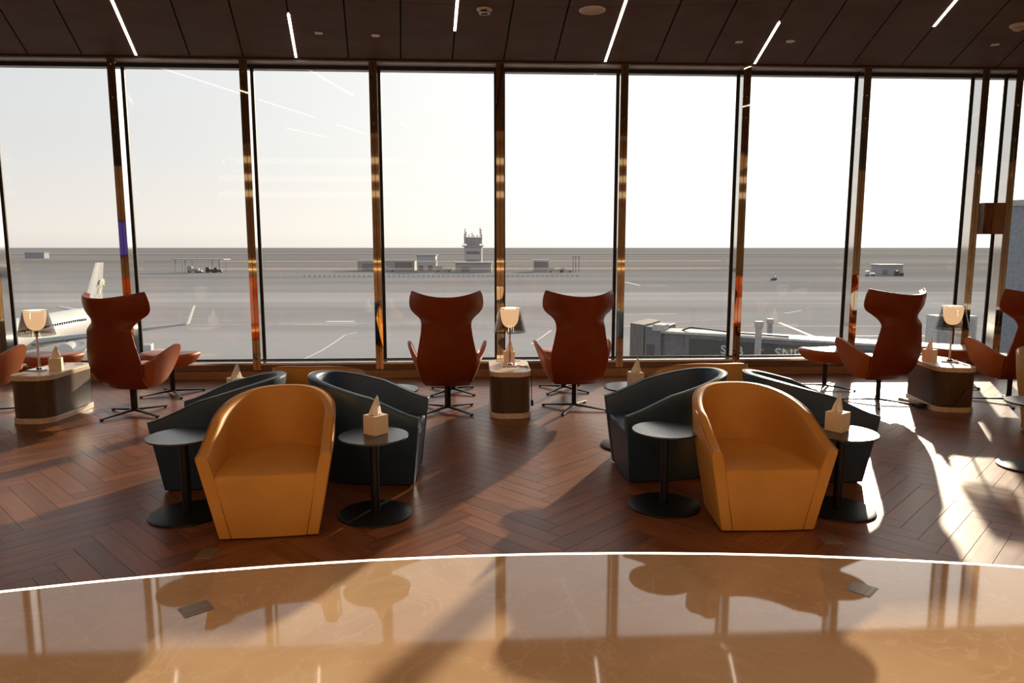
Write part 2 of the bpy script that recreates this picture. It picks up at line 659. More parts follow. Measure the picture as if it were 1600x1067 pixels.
planks = []
cR, sR = cos(ROT), sin(ROT)
OX, OY = 2.436 - 0.0, 3.441   # one plank corner seen in the picture
for j in range(-40, 40):
    for i in range(-160, 160):
        bu, bv = (i + j * 2 * PN), i
        for vert in (0, 1):
            if vert:
                u0, v0 = bu + PN, bv + 1 - PN
                org = ((u0 + 1) * PW, v0 * PW)
                ang = ROT + pi / 2
            else:
                org = (bu * PW, bv * PW)
                ang = ROT
            wx = OX + org[0] * cR - org[1] * sR
            wy = OY + org[0] * sR + org[1] * cR
            ca, sa = cos(ang), sin(ang)
            mx_ = wx + ca * PL / 2 - sa * PW / 2
            my_ = wy + sa * PL / 2 + ca * PW / 2
            if mx_ < -6.6 or mx_ > 9.5 or my_ > WY + 0.3 or my_ < 1.0:
                continue
            if hypot(mx_ - AX, my_ - AY) < AR - 0.4:
                continue
            poly = full_poly
            clipped = False
            rc = [hypot(wx + ca * x - sa * y - AX, wy + sa * x + ca * y - AY) for x, y in poly]
            if max(rc) < AR + 0.012:
                continue
            if min(rc) < AR + 0.012:
                clipped = True
                # tangent at the middle of the crossing part
                nx, ny = (mx_ - AX), (my_ - AY)
                l = hypot(nx, ny)
                nx, ny = nx / l, ny / l
                lx, ly = nx * ca + ny * sa, -nx * sa + ny * ca
                dd = AR + 0.012 - ((wx - AX) * nx + (wy - AY) * ny)
                poly = clip_poly(poly, (lx, ly), dd)
            ys = [wy + sa * x + ca * y for x, y in poly]
            if len(poly) >= 3 and max(ys) > WY - 0.02:
                clipped = True
                poly = clip_poly(poly, (-sa, -ca), -(WY - 0.005 - wy))
            if len(poly) < 3:
                continue
            xs = [p[0] for p in poly]
            if clipped and (max(xs) - min(xs) < 0.02 or max(p[1] for p in poly) - min(p[1] for p in poly) < 0.01):
                continue
            # how large it shows: in the frame, near first
            az = math.degrees(atan2(mx_, my_)) - 3.0
            infr = abs(az) < 37.5
            planks.append((0 if infr else 1, hypot(mx_, my_), wx, wy, ang, poly, clipped))
planks.sort(key=lambda q: (q[0], q[1]))
full_me = None
rest = bmesh.new()
for k, (_, _, wx, wy, ang, poly, clipped) in enumerate(planks):
    if k < 298:
        if not clipped:
            if full_me is None:
                bmp = plank_mesh(full_poly)
                o = obj('plank', bmp, 'herringbone_wood', floor)
                full_me = o.data
            else:
                o = bpy.data.objects.new('plank', full_me)
                COL.objects.link(o)
                o.parent = floor
        else:
            o = obj('plank', plank_mesh(poly), 'herringbone_wood', floor)
        o.location = (wx, wy, 0)
        o.rotation_euler = (0, 0, ang)
    else:
        b2 = plank_mesh(poly)
        b2.transform(Matrix.Translation((wx, wy, 0)) @ Matrix.Rotation(ang, 4, 'Z'))
        tmp = bpy.data.meshes.new('t')
        b2.to_mesh(tmp)
        b2.free()
        rest.from_mesh(tmp)
        bpy.data.meshes.remove(tmp)
ro = obj('far_planks', rest, 'herringbone_wood_far', floor)
ro['kind'] = 'stuff'

# ---- window wall: mullions, panes, gaskets, sill, boards, head
mull_x = [X0 + SP * i for i in range(-3, 9)]
mull_x += [6.503 + SP * i for i in range(0, 5)]
MW = 0.091


def mullion(x, idx):
    t = empty('trim_%d' % idx, (x, WY, 0))
    tag(t, kind='structure')
    for s in (-1, 1):
        bm = bmesh.new()
        a, b = (0.002, MW / 2) if s > 0 else (-MW / 2, -0.002)
        box(bm, a, b, 0, 0.006, 0.1, CEIL)
        obj('face_plate', bm, 'bronze_mirror', t, bevel=0.0008, bseg=1)
        bm = bmesh.new()
        a, b = (MW / 2 - 0.006, MW / 2) if s > 0 else (-MW / 2, -MW / 2 + 0.006)
        box(bm, a, b, 0.0065, 0.162, 0.192, 3.62)
        obj('side_plate', bm, 'steel_mirror', t)
    bm = bmesh.new()
    box(bm, -MW / 2 + 0.008, MW / 2 - 0.008, 0.008, 0.20, 0.1, CEIL)
    obj('core', bm, 'gasket_black', t)


for i, x in enumerate(mull_x):
    mullion(x, i + 1)

ZG0, ZG1 = 0.2066, 3.5849
for i, (xa, xb) in enumerate(zip(mull_x[:-1], mull_x[1:])):
    w = empty('window_%d' % (i + 1), ((xa + xb) / 2, GY, 0))
    tag(w, kind='structure')
    hw = (xb - xa) / 2 - 0.004
    bm = bmesh.new()
    box(bm, -hw, hw, 0, 0.02, ZG0 - 0.02, ZG1 + 0.03)
    obj('pane', bm, 'window_glass', w)
    g = 0.036
    e0 = (xb - xa) / 2 - MW / 2
    for s in (-1, 1):
        bm = bmesh.new()
        a, b = (e0 - g * 0.55, e0 + 0.03) if s > 0 else (-e0 - 0.03, -e0 + g * 0.55)
        box(bm, a, b, -0.018, -0.0005, ZG0 - 0.015, ZG1 + 0.02)
        obj('gasket', bm, 'gasket_black', w)
    bm = bmesh.new()
    box(bm, -e0, e0, -0.0175, -0.0005, ZG0 - 0.015, ZG0 + 0.004)
    obj('gasket', bm, 'gasket_black', w)
    bm = bmesh.new()
    box(bm, -e0, e0, -0.0175, -0.0005, ZG1 - 0.004, ZG1 + 0.0385)
    obj('gasket', bm, 'gasket_black', w)
    bm = bmesh.new()
    box(bm, -e0, e0, -0.18, -0.02, 0.165, 0.1917)
    obj('sill', bm, 'sill_white', w, bevel=0.002)
    bm = bmesh.new()
    box(bm, -e0, e0, -0.18, -0.02, 3.6246, 3.64)
    obj('head_soffit', bm, 'soffit_grey', w)

hb = empty('baseboard_window', (0, WY, 0))
tag(hb, kind='structure')
for i, (xa, xb) in enumerate(zip(mull_x[:-1], mull_x[1:])):
    bm = bmesh.new()
    box(bm, xa + 0.0015, xb - 0.0015, -0.03, 0.14, 0.0, 0.0935)
    obj('lower_board', bm, 'base_board', hb, bevel=0.002)
    bm = bmesh.new()
    box(bm, xa + MW / 2 + 0.001, xb - MW / 2 - 0.001, 0.0, 0.14, 0.0955, 0.164)
    obj('upper_board', bm, 'base_board_upper', hb, bevel=0.002)
ht = empty('trim_head', (0, WY, 0))
tag(ht, kind='structure')
bm = bmesh.new()
box(bm, XL, XR, -0.015, 0.26, 3.641, 3.74)
obj('head_beam', bm, 'bronze_trim', ht)
bm = bmesh.new()
box(bm, XL, XR, -0.05, 0.02, CEIL + 0.004, 3.76)
obj('edge_angle', bm, 'bronze_trim', ht)
# structure below the sill and above the head, outside
ws = empty('wall_window', (0, WY, 0))
tag(ws, kind='structure')
bm = bmesh.new()
box(bm, XL, XR, 0.145, 0.34, -0.3, 0.16)
obj('spandrel', bm, 'shed_grey', ws)
bm = bmesh.new()
box(bm, XL, XR, 0.265, 0.36, 3.6, 5.9)
obj('facade_band', bm, 'shed_grey', ws)

# ---- ceiling: panels between the radial seams
ceil = empty('ceiling')
tag(ceil, kind='structure')
SEAM0, SEAMD = 0.350, 0.5835
RIN, RMID = 7.0, 10.08


def seam_dir(k):
    x = SEAM0 + SEAMD * k
    l = hypot(x - CX, WY - CY)
    return ((x - CX) / l, (WY - CY) / l)


def seam_pt(k, r=None, y=None):
    d = seam_dir(k)
    if r is None:
        r = (y - CY) / d[1]
    return Vector((CX + d[0] * r, CY + d[1] * r))


def seam_quad(k, r0, r1, ya):
    """panel between seams k and k+1; r1 None -> ends at y = ya"""
    res = []
    for kk, s in ((k, 1), (k + 1, -1)):
        d = seam_dir(kk)
        off = Vector((d[1], -d[0])) * (0.007 * s)
        a = seam_pt(kk, r0) + off
        b = (seam_pt(kk, r1) if r1 else seam_pt(kk, None, ya)) + off
        res.append((a, b))
    (a0, b0), (a1, b1) = res
    return [tuple(a0), tuple(a1), tuple(b1), tuple(b0)]


for k in range(-17, 22):
    bm = bmesh.new()
    prism(bm, seam_quad(k, RMID + 0.003, None, WY - 0.055), CEIL, CEIL + 0.03)
    obj('ceiling_panel', bm, 'dark_panel', ceil, bevel=0.002, bseg=1)
    bm = bmesh.new()
    prism(bm, seam_quad(k, RIN + 0.03, RMID - 0.003, 0), CEIL, CEIL + 0.03)
    obj('ceiling_panel', bm, 'dark_panel', ceil, bevel=0.002, bseg=1)
# plenum above the seams (a flat ring-shaped lid) and the hall ceiling
bm = bmesh.new()
aa = [radians(-88) + radians(176) * i / 60 for i in range(61)]
P = []
for a in aa:
    x, y = CX + RIN * sin(a), CY + RIN * cos(a)
    P.append([(x, y, CEIL + 0.05), (CX + 30 * sin(a), min(WY + 0.2, CY + 30 * cos(a)), CEIL + 0.05)])
grid(bm, P)
obj('plenum_lid', bm, 'plenum_black', ceil)
bm = bmesh.new()
P = []
for a in aa:
    x, y = CX + RIN * sin(a), CY + RIN * cos(a)
    P.append([(x, y, CEIL - 0.005), (x, y, HALL_Z + 0.05), (x + 0.03 * sin(a), y + 0.03 * cos(a), HALL_Z + 0.05), (x + 0.03 * sin(a), y + 0.03 * cos(a), CEIL - 0.005)])
grid(bm, P, close_v=True)
obj('curved_fascia', bm, 'hall_plaster', ceil)
bm = bmesh.new()
box(bm, XL, XR, YB, WY, HALL_Z, HALL_Z + 0.1)
obj('hall_ceiling', bm, 'hall_plaster', ceil)
bm = bmesh.new()
P = []
for a in aa[4:-4]:
    r = RIN - 0.012
    P.append([(CX + r * sin(a), CY + r * cos(a), CEIL + 0.03), (CX + (r + 0.01) * sin(a), CY + (r + 0.01) * cos(a), CEIL + 0.03),
              (CX + (r + 0.01) * sin(a), CY + (r + 0.01) * cos(a), CEIL + 0.055), (CX + r * sin(a), CY + r * cos(a), CEIL + 0.055)])
grid(bm, P, close_v=True)
tag(obj('ring_light', bm, 'led_white'), 'long curved light line along the edge of the lower ceiling', 'light')

# ---- walls of the hall (behind and beside the camera)
bm = bmesh.new()
box(bm, XL, XR, YB - 0.2, YB, 0, HALL_Z)
tag(obj('wall_back', bm, 'hall_wood'), kind='structure')
bm = bmesh.new()
box(bm, XL - 0.2, XL, YB, WY + 0.3, 0, HALL_Z)
tag(obj('wall_left', bm, 'hall_wood'), kind='structure')
bm = bmesh.new()
box(bm, XR, XR + 0.2, YB, WY + 0.3, 0, HALL_Z)
tag(obj('wall_right', bm, 'hall_wood'), kind='structure')
for i, z in enumerate((3.45, 4.05, 4.7)):
    bm = bmesh.new()
    box(bm, XL + 0.5, XR - 0.5, YB + 0.001, YB + 0.05, z, z + 0.22)
    tag(obj('cove_light', bm, 'cove_glow'), 'warm glowing cove band on the hall back wall, %s of three' % ('lowest', 'middle', 'highest')[i], 'cove light', 'cove bands on the back wall')
ct = empty('bar_counter', (0, -6, 0))
tag(ct, 'long stone bar counter at the back of the hall', 'counter')
bm = bmesh.new()
box(bm, -8, 8, -0.4, 0.4, 0.0, 1.06)
obj('counter_body', bm, 'hall_wood', ct)
bm = bmesh.new()
box(bm, -8.1, 8.1, -0.45, 0.5, 1.16, 1.2)
obj('counter_top', bm, 'counter_stone', ct)
bm = bmesh.new()
box(bm, -8, 8, 0.38, 0.44, 1.065, 1.155)
obj('counter_neck', bm, 'hall_wood', ct)
for z in (1.10, 0.86):
    bm = bmesh.new()
    box(bm, -8, 8, 0.402 if z < 1 else 0.442, 0.46, z, z + 0.022)
    obj('light_line', bm, 'led_warm', ct)
fd = empty('flight_display', (-10.0, -5.0, 1.3))
tag(fd, 'tall blue flight information screen on the hall left wall', 'display')
bm = bmesh.new()
box(bm, -0.19, -0.1, -1.05, 1.05, 0, 1.0)
obj('housing', bm, 'gasket_black', fd)
bm = bmesh.new()
box(bm, -0.098, -0.09, -1.02, 1.02, 0.03, 0.97)
obj('screen', bm, 'display_blue', fd)

# ================================================================== ceiling fittings
LABL = {-10: 'far left', -7: 'leftmost', -4: 'second from left', -1: 'third from left', 2: 'fourth from left', 5: 'fifth from left', 8: 'rightmost'}


def strip(k, p0, p1, label):
    d = (p1 - p0)
    L = d.length
    t = empty('linear_light', (p0.x, p0.y, CEIL), atan2(d.y, d.x))
    tag(t, label, 'ceiling light', 'slim light strips in the ceiling seams')
    bm = bmesh.new()
    box(bm, 0, L, -0.0125, 0.0125, -0.004, 0.012)
    obj('diffuser', bm, 'led_white', t)
    bm = bmesh.new()
    box(bm, 0, L, -0.016, 0.016, 0.013, 0.03)
    obj('housing', bm, 'plenum_black', t)


strip(-7, seam_pt(-7, None, 5.2), seam_pt(-7, None, WY - 0.057), 'long slim ceiling light strip over the left window, reaching the window head')
strip(-4, seam_pt(-4, None, 6.935), seam_pt(-4, None, WY - 0.057), 'short slim ceiling light strip beside the small square plate at left')
strip(-1, seam_pt(-1, None, 5.4), seam_pt(-1, None, 7.361), 'slim ceiling light strip left of the smoke detector, ending short of the window')
strip(2, seam_pt(2, None, 5.2), seam_pt(2, None, WY - 0.057), 'long slim ceiling light strip right beside the round speaker')
strip(5, seam_pt(5, None, 6.94), seam_pt(5, None, WY - 0.057), 'short slim ceiling light strip between square plate and round sensor')
strip(8, seam_pt(8, None, 5.4), seam_pt(8, None, 6.977), 'slim ceiling light strip at upper right, cut by the picture top')
for q, k in enumerate((-10, -7, -4, -1, 2, 5, 8)):
    strip(k, seam_pt(k, 7.3), seam_pt(k, 8.4), 'slim ceiling light strip of the inner row, %s of seven from the left' % ('first', 'second', 'third', 'fourth', 'fifth', 'sixth', 'seventh')[q])

# smoke detector: open cage
sd = empty('smoke_detector', (0.107, 6.70, CEIL))
tag(sd, 'white caged smoke detector on the dark ceiling', 'smoke detector')
bm = bmesh.new()
lathe(bm, [(0, 0), (0.068, 0), (0.07, -0.006), (0.066, -0.014), (0.0, -0.014)], 28)
obj('base', bm, 'white_plastic', sd, smooth=40)
bm = bmesh.new()
lathe(bm, [(0.0, -0.015), (0.034, -0.015), (0.034, -0.04), (0.0, -0.042)], 20)
obj('chamber', bm, 'plenum_black', sd, smooth=40)
bm = bmesh.new()
lathe(bm, [(0.036, -0.044), (0.05, -0.042), (0.05, -0.036), (0.036, -0.036)], 28, closed=True)
for q in range(4):
    a = q * pi / 2 + 0.5
    tube(bm, [(0.062 * cos(a), 0.062 * sin(a), -0.012), (0.045 * cos(a), 0.045 * sin(a), -0.04)], 0.005, 6)
obj('cage', bm, 'white_plastic', sd, smooth=40)

sp_ = empty('ceiling_speaker', (1.07, 6.67, CEIL))
tag(sp_, 'round tan ceiling speaker between two light strips', 'speaker')
bm = bmesh.new()
lathe(bm, [(0.118, 0), (0.118, -0.008), (0.108, -0.010), (0.104, -0.006), (0.104, 0)], 40, closed=True)
obj('rim', bm, 'white_plastic', sp_, smooth=40)
bm = bmesh.new()
lathe(bm, [(0, -0.003), (0.104, -0.003), (0.104, 0.0), (0, 0.0)], 40)
obj('grille', bm, 'grille_tan', sp_)

for x, y, lab in ((-0.97, 7.553, 'small round white sensor disc on the ceiling, left of centre'), (3.267, 7.532, 'small round white sensor disc on the ceiling at right')):
    t = empty('ceiling_sensor', (x, y, CEIL))
    tag(t, lab, 'sensor')
    bm = bmesh.new()
    lathe(bm, [(0, -0.012), (0.03, -0.012), (0.042, -0.007), (0.044, 0), (0, 0)], 24)
    obj('disc', bm, 'white_plastic', t, smooth=40)
    bm = bmesh.new()
    lathe(bm, [(0, -0.016), (0.012, -0.0125), (0.012, -0.011), (0, -0.011)], 12)
    obj('lens', bm, 'grille_tan', t, smooth=40)
for x, y, lab in ((-1.521, 7.496, 'small square pale plate on the ceiling at left'), (2.749, 7.582, 'small square pale plate left of a short light strip at right'), (5.457, 7.534, 'small square pale plate on the ceiling at far right')):
    t = empty('ceiling_plate', (x, y, CEIL), -atan2(x - CX, y - CY))
    tag(t, lab, 'plate')
    bm = bmesh.new()
    box(bm, -0.036, 0.036, -0.036, 0.036, -0.008, 0)
    obj('cover', bm, 'white_plastic', t, bevel=0.002)
    bm = bmesh.new()
    box(bm, -0.018, 0.018, -0.018, 0.018, -0.0105, -0.0085)
    obj('insert', bm, 'white_plastic', t)
t = empty('ceiling_detector', (5.2, 6.88, CEIL))
tag(t, 'faceted white detector on the ceiling at the right picture edge', 'detector')
bm = bmesh.new()
lathe(bm, [(0, 0), (0.075, 0), (0.075, -0.018), (0.06, -0.022), (0, -0.022)], 24)
obj('base', bm, 'white_plastic', t, smooth=40)
bm = bmesh.new()
lathe(bm, [(0, -0.023), (0.058, -0.023), (0.05, -0.045), (0.025, -0.058), (0, -0.06)], 10)
obj('dome', bm, 'grille_tan', t)


# ================================================================== wing chairs
def wing_chair():
    t = empty('wing_chair')
    # ---- back shell
    HWT = [(0.255, 0.205), (0.265, 0.213), (0.30, 0.228), (0.36, 0.243), (0.44, 0.262), (0.52, 0.270), (0.60, 0.262), (0.70, 0.243),
           (0.80, 0.227), (0.87, 0.229), (0.91, 0.254), (0.95, 0.304), (0.99, 0.334), (1.03, 0.342), (1.08, 0.340), (1.13, 0.330), (1.155, 0.316)]
    YT = [(0.25, -0.10), (0.32, -0.19), (0.42, -0.245), (0.6, -0.285), (0.85, -0.315), (1.16, -0.375)]

    def back_pt(u, v, off):
        # v 0..1 bottom to top, u -1..1
        z = 0.255 + v * 0.90
        w = smooth_table(HWT, z)
        s = u
        top_dip = -0.050 * (1 - abs(s) ** 2.0) * smoothstep((v - 0.86) / 0.14)
        x = s * w
        y = smooth_table(YT, z)
        wing = smoothstep((z - 0.80) / 0.16)
        y += (0.055 + 0.165 * wing) * max(0, abs(s) - 0.15) ** 2 / 0.7225
        x *= 1 - 0.02 * wing * abs(s)
        return Vector((x, y + off, z + top_dip))

    nu, nv = 26, 48
    bm = bmesh.new()
    outer = [[back_pt(-1 + 2 * i / nu, j / nv, 0.0) for j in range(nv + 1)] for i in range(nu + 1)]
    V1 = grid(bm, outer)
    inner = []
    for i in range(nu + 1):
        row = []
        for j in range(nv + 1):
            u, v = -1 + 2 * i / nu, j / nv
            p = back_pt(u * 0.985, 0.008 + v * 0.984, 0.0)
            th = 0.055
            # thickness along the shell normal (towards the sitter)
            e1 = back_pt(min(1, u + 0.02), v, 0) - back_pt(max(-1, u - 0.02), v, 0)
            e2 = back_pt(u, min(1, v + 0.01), 0) - back_pt(u, max(0, v - 0.01), 0)
            n = e1.cross(e2)
            n.normalize()
            if n.y < 0:
                n = -n
            row.append(p + n * th)
        inner.append(row)
    V2 = grid(bm, inner)
    for i in range(nu):
        bm.faces.new((V1[i][0], V2[i][0], V2[i + 1][0], V1[i + 1][0]))
        bm.faces.new((V1[i][nv], V1[i + 1][nv], V2[i + 1][nv], V2[i][nv]))
    for j in range(nv):
        bm.faces.new((V1[0][j], V1[0][j + 1], V2[0][j + 1], V2[0][j]))
        bm.faces.new((V1[nu][j], V2[nu][j], V2[nu][j + 1], V1[nu][j + 1]))
    obj('backrest', bm, 'orange_leather_shaded', t, smooth=60, bevel=0.012, bseg=3)
    # piping round the edge of the back
    bm = bmesh.new()
    edge = [back_pt(-1, j / nv, 0.006) for j in range(2, nv + 1)] + [back_pt(-1 + 2 * i / nu, 1, 0.006) for i in range(1, nu)] + [back_pt(1, j / nv, 0.006) for j in range(nv, 1, -1)]
    tube(bm, edge, 0.0045, 6)
    obj('piping', bm, 'piping_orange', t, smooth=60)
    # ---- seat pan: shallow bucket under the cushion
    def pan_pt(a, r, z):
        return Vector((cos(a) * r * (0.205), 0.10 + sin(a) * r * 0.235, z + 0.02))
    bm = bmesh.new()
    n = 36
    rings = []
    for (r, z) in ((0.0, 0.235), (0.45, 0.237), (0.72, 0.245), (0.90, 0.275), (1.0, 0.325), (1.04, 0.36), (0.98, 0.37), (0.0, 0.37)):
        if r == 0:
            rings.append([bm.verts.new(pan_pt(0, 0, z))])
        else:
            rings.append([bm.verts.new(pan_pt(2 * pi * k / n, r, z)) for k in range(n)])
    for a, b in zip(rings[:-1], rings[1:]):
        for k in range(n):
            q = (k + 1) % n
            if len(a) == 1:
                bm.faces.new((a[0], b[q], b[k]))
            elif len(b) == 1:
                bm.faces.new((a[k], a[q], b[0]))
            else:
                bm.faces.new((a[k], a[q], b[q], b[k]))
    obj('seat_pan', bm, 'orange_leather_shaded', t, smooth=60)
    # ---- seat cushion
    bm = bmesh.new()
    rings = []
    for (r, z) in ((0.0, 0.372), (0.86, 0.372), (0.98, 0.39), (1.0, 0.415), (0.94, 0.445), (0.7, 0.46), (0.0, 0.462)):
        if r == 0:
            rings.append([bm.verts.new((0, 0.07, z))])
        else:
            rr = []
            for k in range(n):
                a = 2 * pi * k / n
                ca, sa = cos(a), sin(a)
                rr.append(bm.verts.new((math.copysign(abs(ca) ** 0.7, ca) * r * 0.235, 0.08 + math.copysign(abs(sa) ** 0.7, sa) * r * 0.30, z)))
            rings.append(rr)
    for a, b in zip(rings[:-1], rings[1:]):
        for k in range(n):
            q = (k + 1) % n
            if len(a) == 1:
                bm.faces.new((a[0], b[q], b[k]))
            elif len(b) == 1:
                bm.faces.new((a[k], a[q], b[0]))
            else:
                bm.faces.new((a[k], a[q], b[q], b[k]))
    obj('seat_cushion', bm, 'orange_leather_lit', t, smooth=60)
    # ---- arms: leaf-shaped side shells
    for s in (-1, 1):
        # outline in (forward, z): bottom edge and top edge from the back to the front
        TOP = [(0.0, 0.50), (0.2, 0.535), (0.5, 0.60), (0.8, 0.650), (0.92, 0.650), (1.0, 0.605)]
        BOT = [(0.0, 0.262), (0.3, 0.266), (0.55, 0.285), (0.75, 0.325), (0.9, 0.395), (0.97, 0.465), (1.0, 0.53)]
        nf, nz = 22, 12

        def arm_pt(f, h, off):
            zt, zb = smooth_table(TOP, f), smooth_table(BOT, f)
            z = zb + (zt - zb) * h
            y = -0.07 + f * 0.295 - 0.38 * (1 - f) * max(0, z - 0.26)
            lean = (z - 0.25) / 0.40
            xo = 0.182 + 0.142 * max(0, lean) ** 0.6 + 0.025 * sin(f * pi) + 0.055 * f * max(0, lean)
            if f < 0.2:
                xo -= (0.2 - f) * 0.14
            return Vector((s * (xo - off), y, z))
        bm = bmesh.new()
        A = grid(bm, [[arm_pt(i / nf, j / nz, 0) for j in range(nz + 1)] for i in range(nf + 1)])
        B = grid(bm, [[arm_pt(i / nf, j / nz, 0.042 - 0.012 * (i / nf)) for j in range(nz + 1)] for i in range(nf + 1)])
        for i in range(nf):
            bm.faces.new((A[i][0], B[i][0], B[i + 1][0], A[i + 1][0]))
            bm.faces.new((A[i][nz], A[i + 1][nz], B[i + 1][nz], B[i][nz]))
        for j in range(nz):
            bm.faces.new((A[0][j], A[0][j + 1], B[0][j + 1], B[0][j]))
            bm.faces.new((A[nf][j], B[nf][j], B[nf][j + 1], A[nf][j + 1]))
        obj('armrest', bm, 'orange_leather_lit', t, smooth=60, bevel=0.010, bseg=3)
    swivel_base(t, 0.34, 0.24)
    return t


def swivel_base(t, R, ztop, ang=radians(45)):
    bm = bmesh.new()
    box(bm, -0.022, 0.022, -0.022, 0.022, 0.03, ztop)
    obj('post', bm, 'black_metal', t, rotz=ang, bevel=0.004)
    for q in range(4):
        bm = bmesh.new()
        # flat blade leg that slopes to the floor, with a small foot
        prof = [(0.015, 0.030, 0.052), (0.10, 0.026, 0.044), (R - 0.06, 0.012, 0.024), (R - 0.004, 0.008, 0.018)]
        P = []
        for (r, z0, z1) in prof:
            hw = 0.015
            P.append([(r, -hw, z0), (r, hw, z0), (r, hw, z1), (r, -hw, z1)])
        V = grid(bm, P, close_v=True)
        bm.faces.new(V[0][::-1])
        bm.faces.new(V[-1])
        lg = obj('leg', bm, 'black_metal', t, rotz=ang + q * pi / 2, bevel=0.002, bseg=1)
        bm = bmesh.new()
        lathe(bm, [(0, 0.0), (0.013, 0.0), (0.013, 0.009), (0, 0.009)], 10, R - 0.02, 0)
        obj('foot', bm, 'black_metal', lg)


def ottoman():
    t = empty('ottoman')
    bm = bmesh.new()
    n = 40
    rings = []
    # leaf-shaped cushion, flat top, tapered underside
    for (r, z) in ((0.0, 0.285), (0.5, 0.29), (0.80, 0.325), (0.97, 0.385), (1.0, 0.405), (0.97, 0.425), (0.85, 0.437), (0.5, 0.443), (0.0, 0.445)):
        if r == 0:
            rings.append([bm.verts.new((0, 0, z))])
        else:
            rr = []
            for k in range(n):
                a = 2 * pi * k / n
                ca, sa = cos(a), sin(a)
                px = math.copysign(abs(ca) ** 0.8, ca) * r * 0.30
                py = math.copysign(abs(sa) ** 0.8, sa) * r * 0.22
                rr.append(bm.verts.new((px, py, z + 0.03 * abs(px / 0.3) ** 2)))
            rings.append(rr)
    for a, b in zip(rings[:-1], rings[1:]):
        for k in range(n):
            q = (k + 1) % n
            if len(a) == 1:
                bm.faces.new((a[0], b[q], b[k]))
            elif len(b) == 1:
                bm.faces.new((a[k], a[q], b[0]))
            else:
                bm.faces.new((a[k], a[q], b[q], b[k]))
    obj('cushion', bm, 'orange_leather_lit', t, smooth=60)
    swivel_base(t, 0.33, 0.30)
    return t


wc = wing_chair()
wc['category'] = 'chair'
wc['group'] = 'orange wing chairs facing the windows'
WING = [
    ((-4.62, 6.78), -18, 'orange leather wing chair cut by the left picture edge, behind the left side table'),
    ((-3.19, 6.735), -15, 'orange leather wing chair right of the left side table, turned to the right'),
    ((-0.26, 6.714), 1, 'orange leather wing chair left of the middle side table, seen squarely from behind'),
    ((0.96, 6.74), 4, 'orange leather wing chair right of the middle side table'),
    ((4.035, 6.83), 11, 'orange leather wing chair left of the right side table, standing in sun glare'),
    ((5.36, 6.78), 9, 'orange leather wing chair cut by the right picture edge'),
]
BASEROT = [0, 14, 0, 18, 18, 15]
for i, ((x, y), rz, lab) in enumerate(WING):
    if i == 0:
        o = wc
        o.location = (x, y, 0)
        o.rotation_euler = (0, 0, radians(rz))
        o['label'] = lab
    else:
        o = dup(wc, (x, y, 0), radians(rz), lab)
    for ch in o.children:
        if ch.name.split('.')[0] in ('leg', 'post'):
            ch.rotation_euler = (0, 0, ch.rotation_euler.z + radians(BASEROT[i] - (BASEROT[0] if i else 0)) - radians(rz) + (radians(WING[0][1]) if i else 0))
ot = ottoman()
ot['category'] = 'ottoman'
ot['group'] = 'orange ottomans by the windows'
OTT = [
    ((-4.40, 7.62), -10, 'orange leather ottoman behind the lamp of the left side table'),
    ((-3.21, 7.64), -8, 'orange leather ottoman to the right behind the left turned wing chair'),
    ((-0.24, 7.60), 2, 'orange leather ottoman hidden behind the wing chair left of the middle table'),
    ((0.97, 7.65), 5, 'orange leather ottoman hidden behind the wing chair right of the middle table'),
    ((3.86, 7.58), 8, 'orange leather ottoman left of the wing chair in sun glare'),
    ((5.28, 7.62), 10, 'orange leather ottoman behind the lamp of the right side table'),
]
for i, ((x, y), rz, lab) in enumerate(OTT):
    if i == 0:
        ot.location = (x, y, 0)
        ot.rotation_euler = (0, 0, radians(rz))
        ot['label'] = lab
    else:
        dup(ot, (x, y, 0), radians(rz), lab)


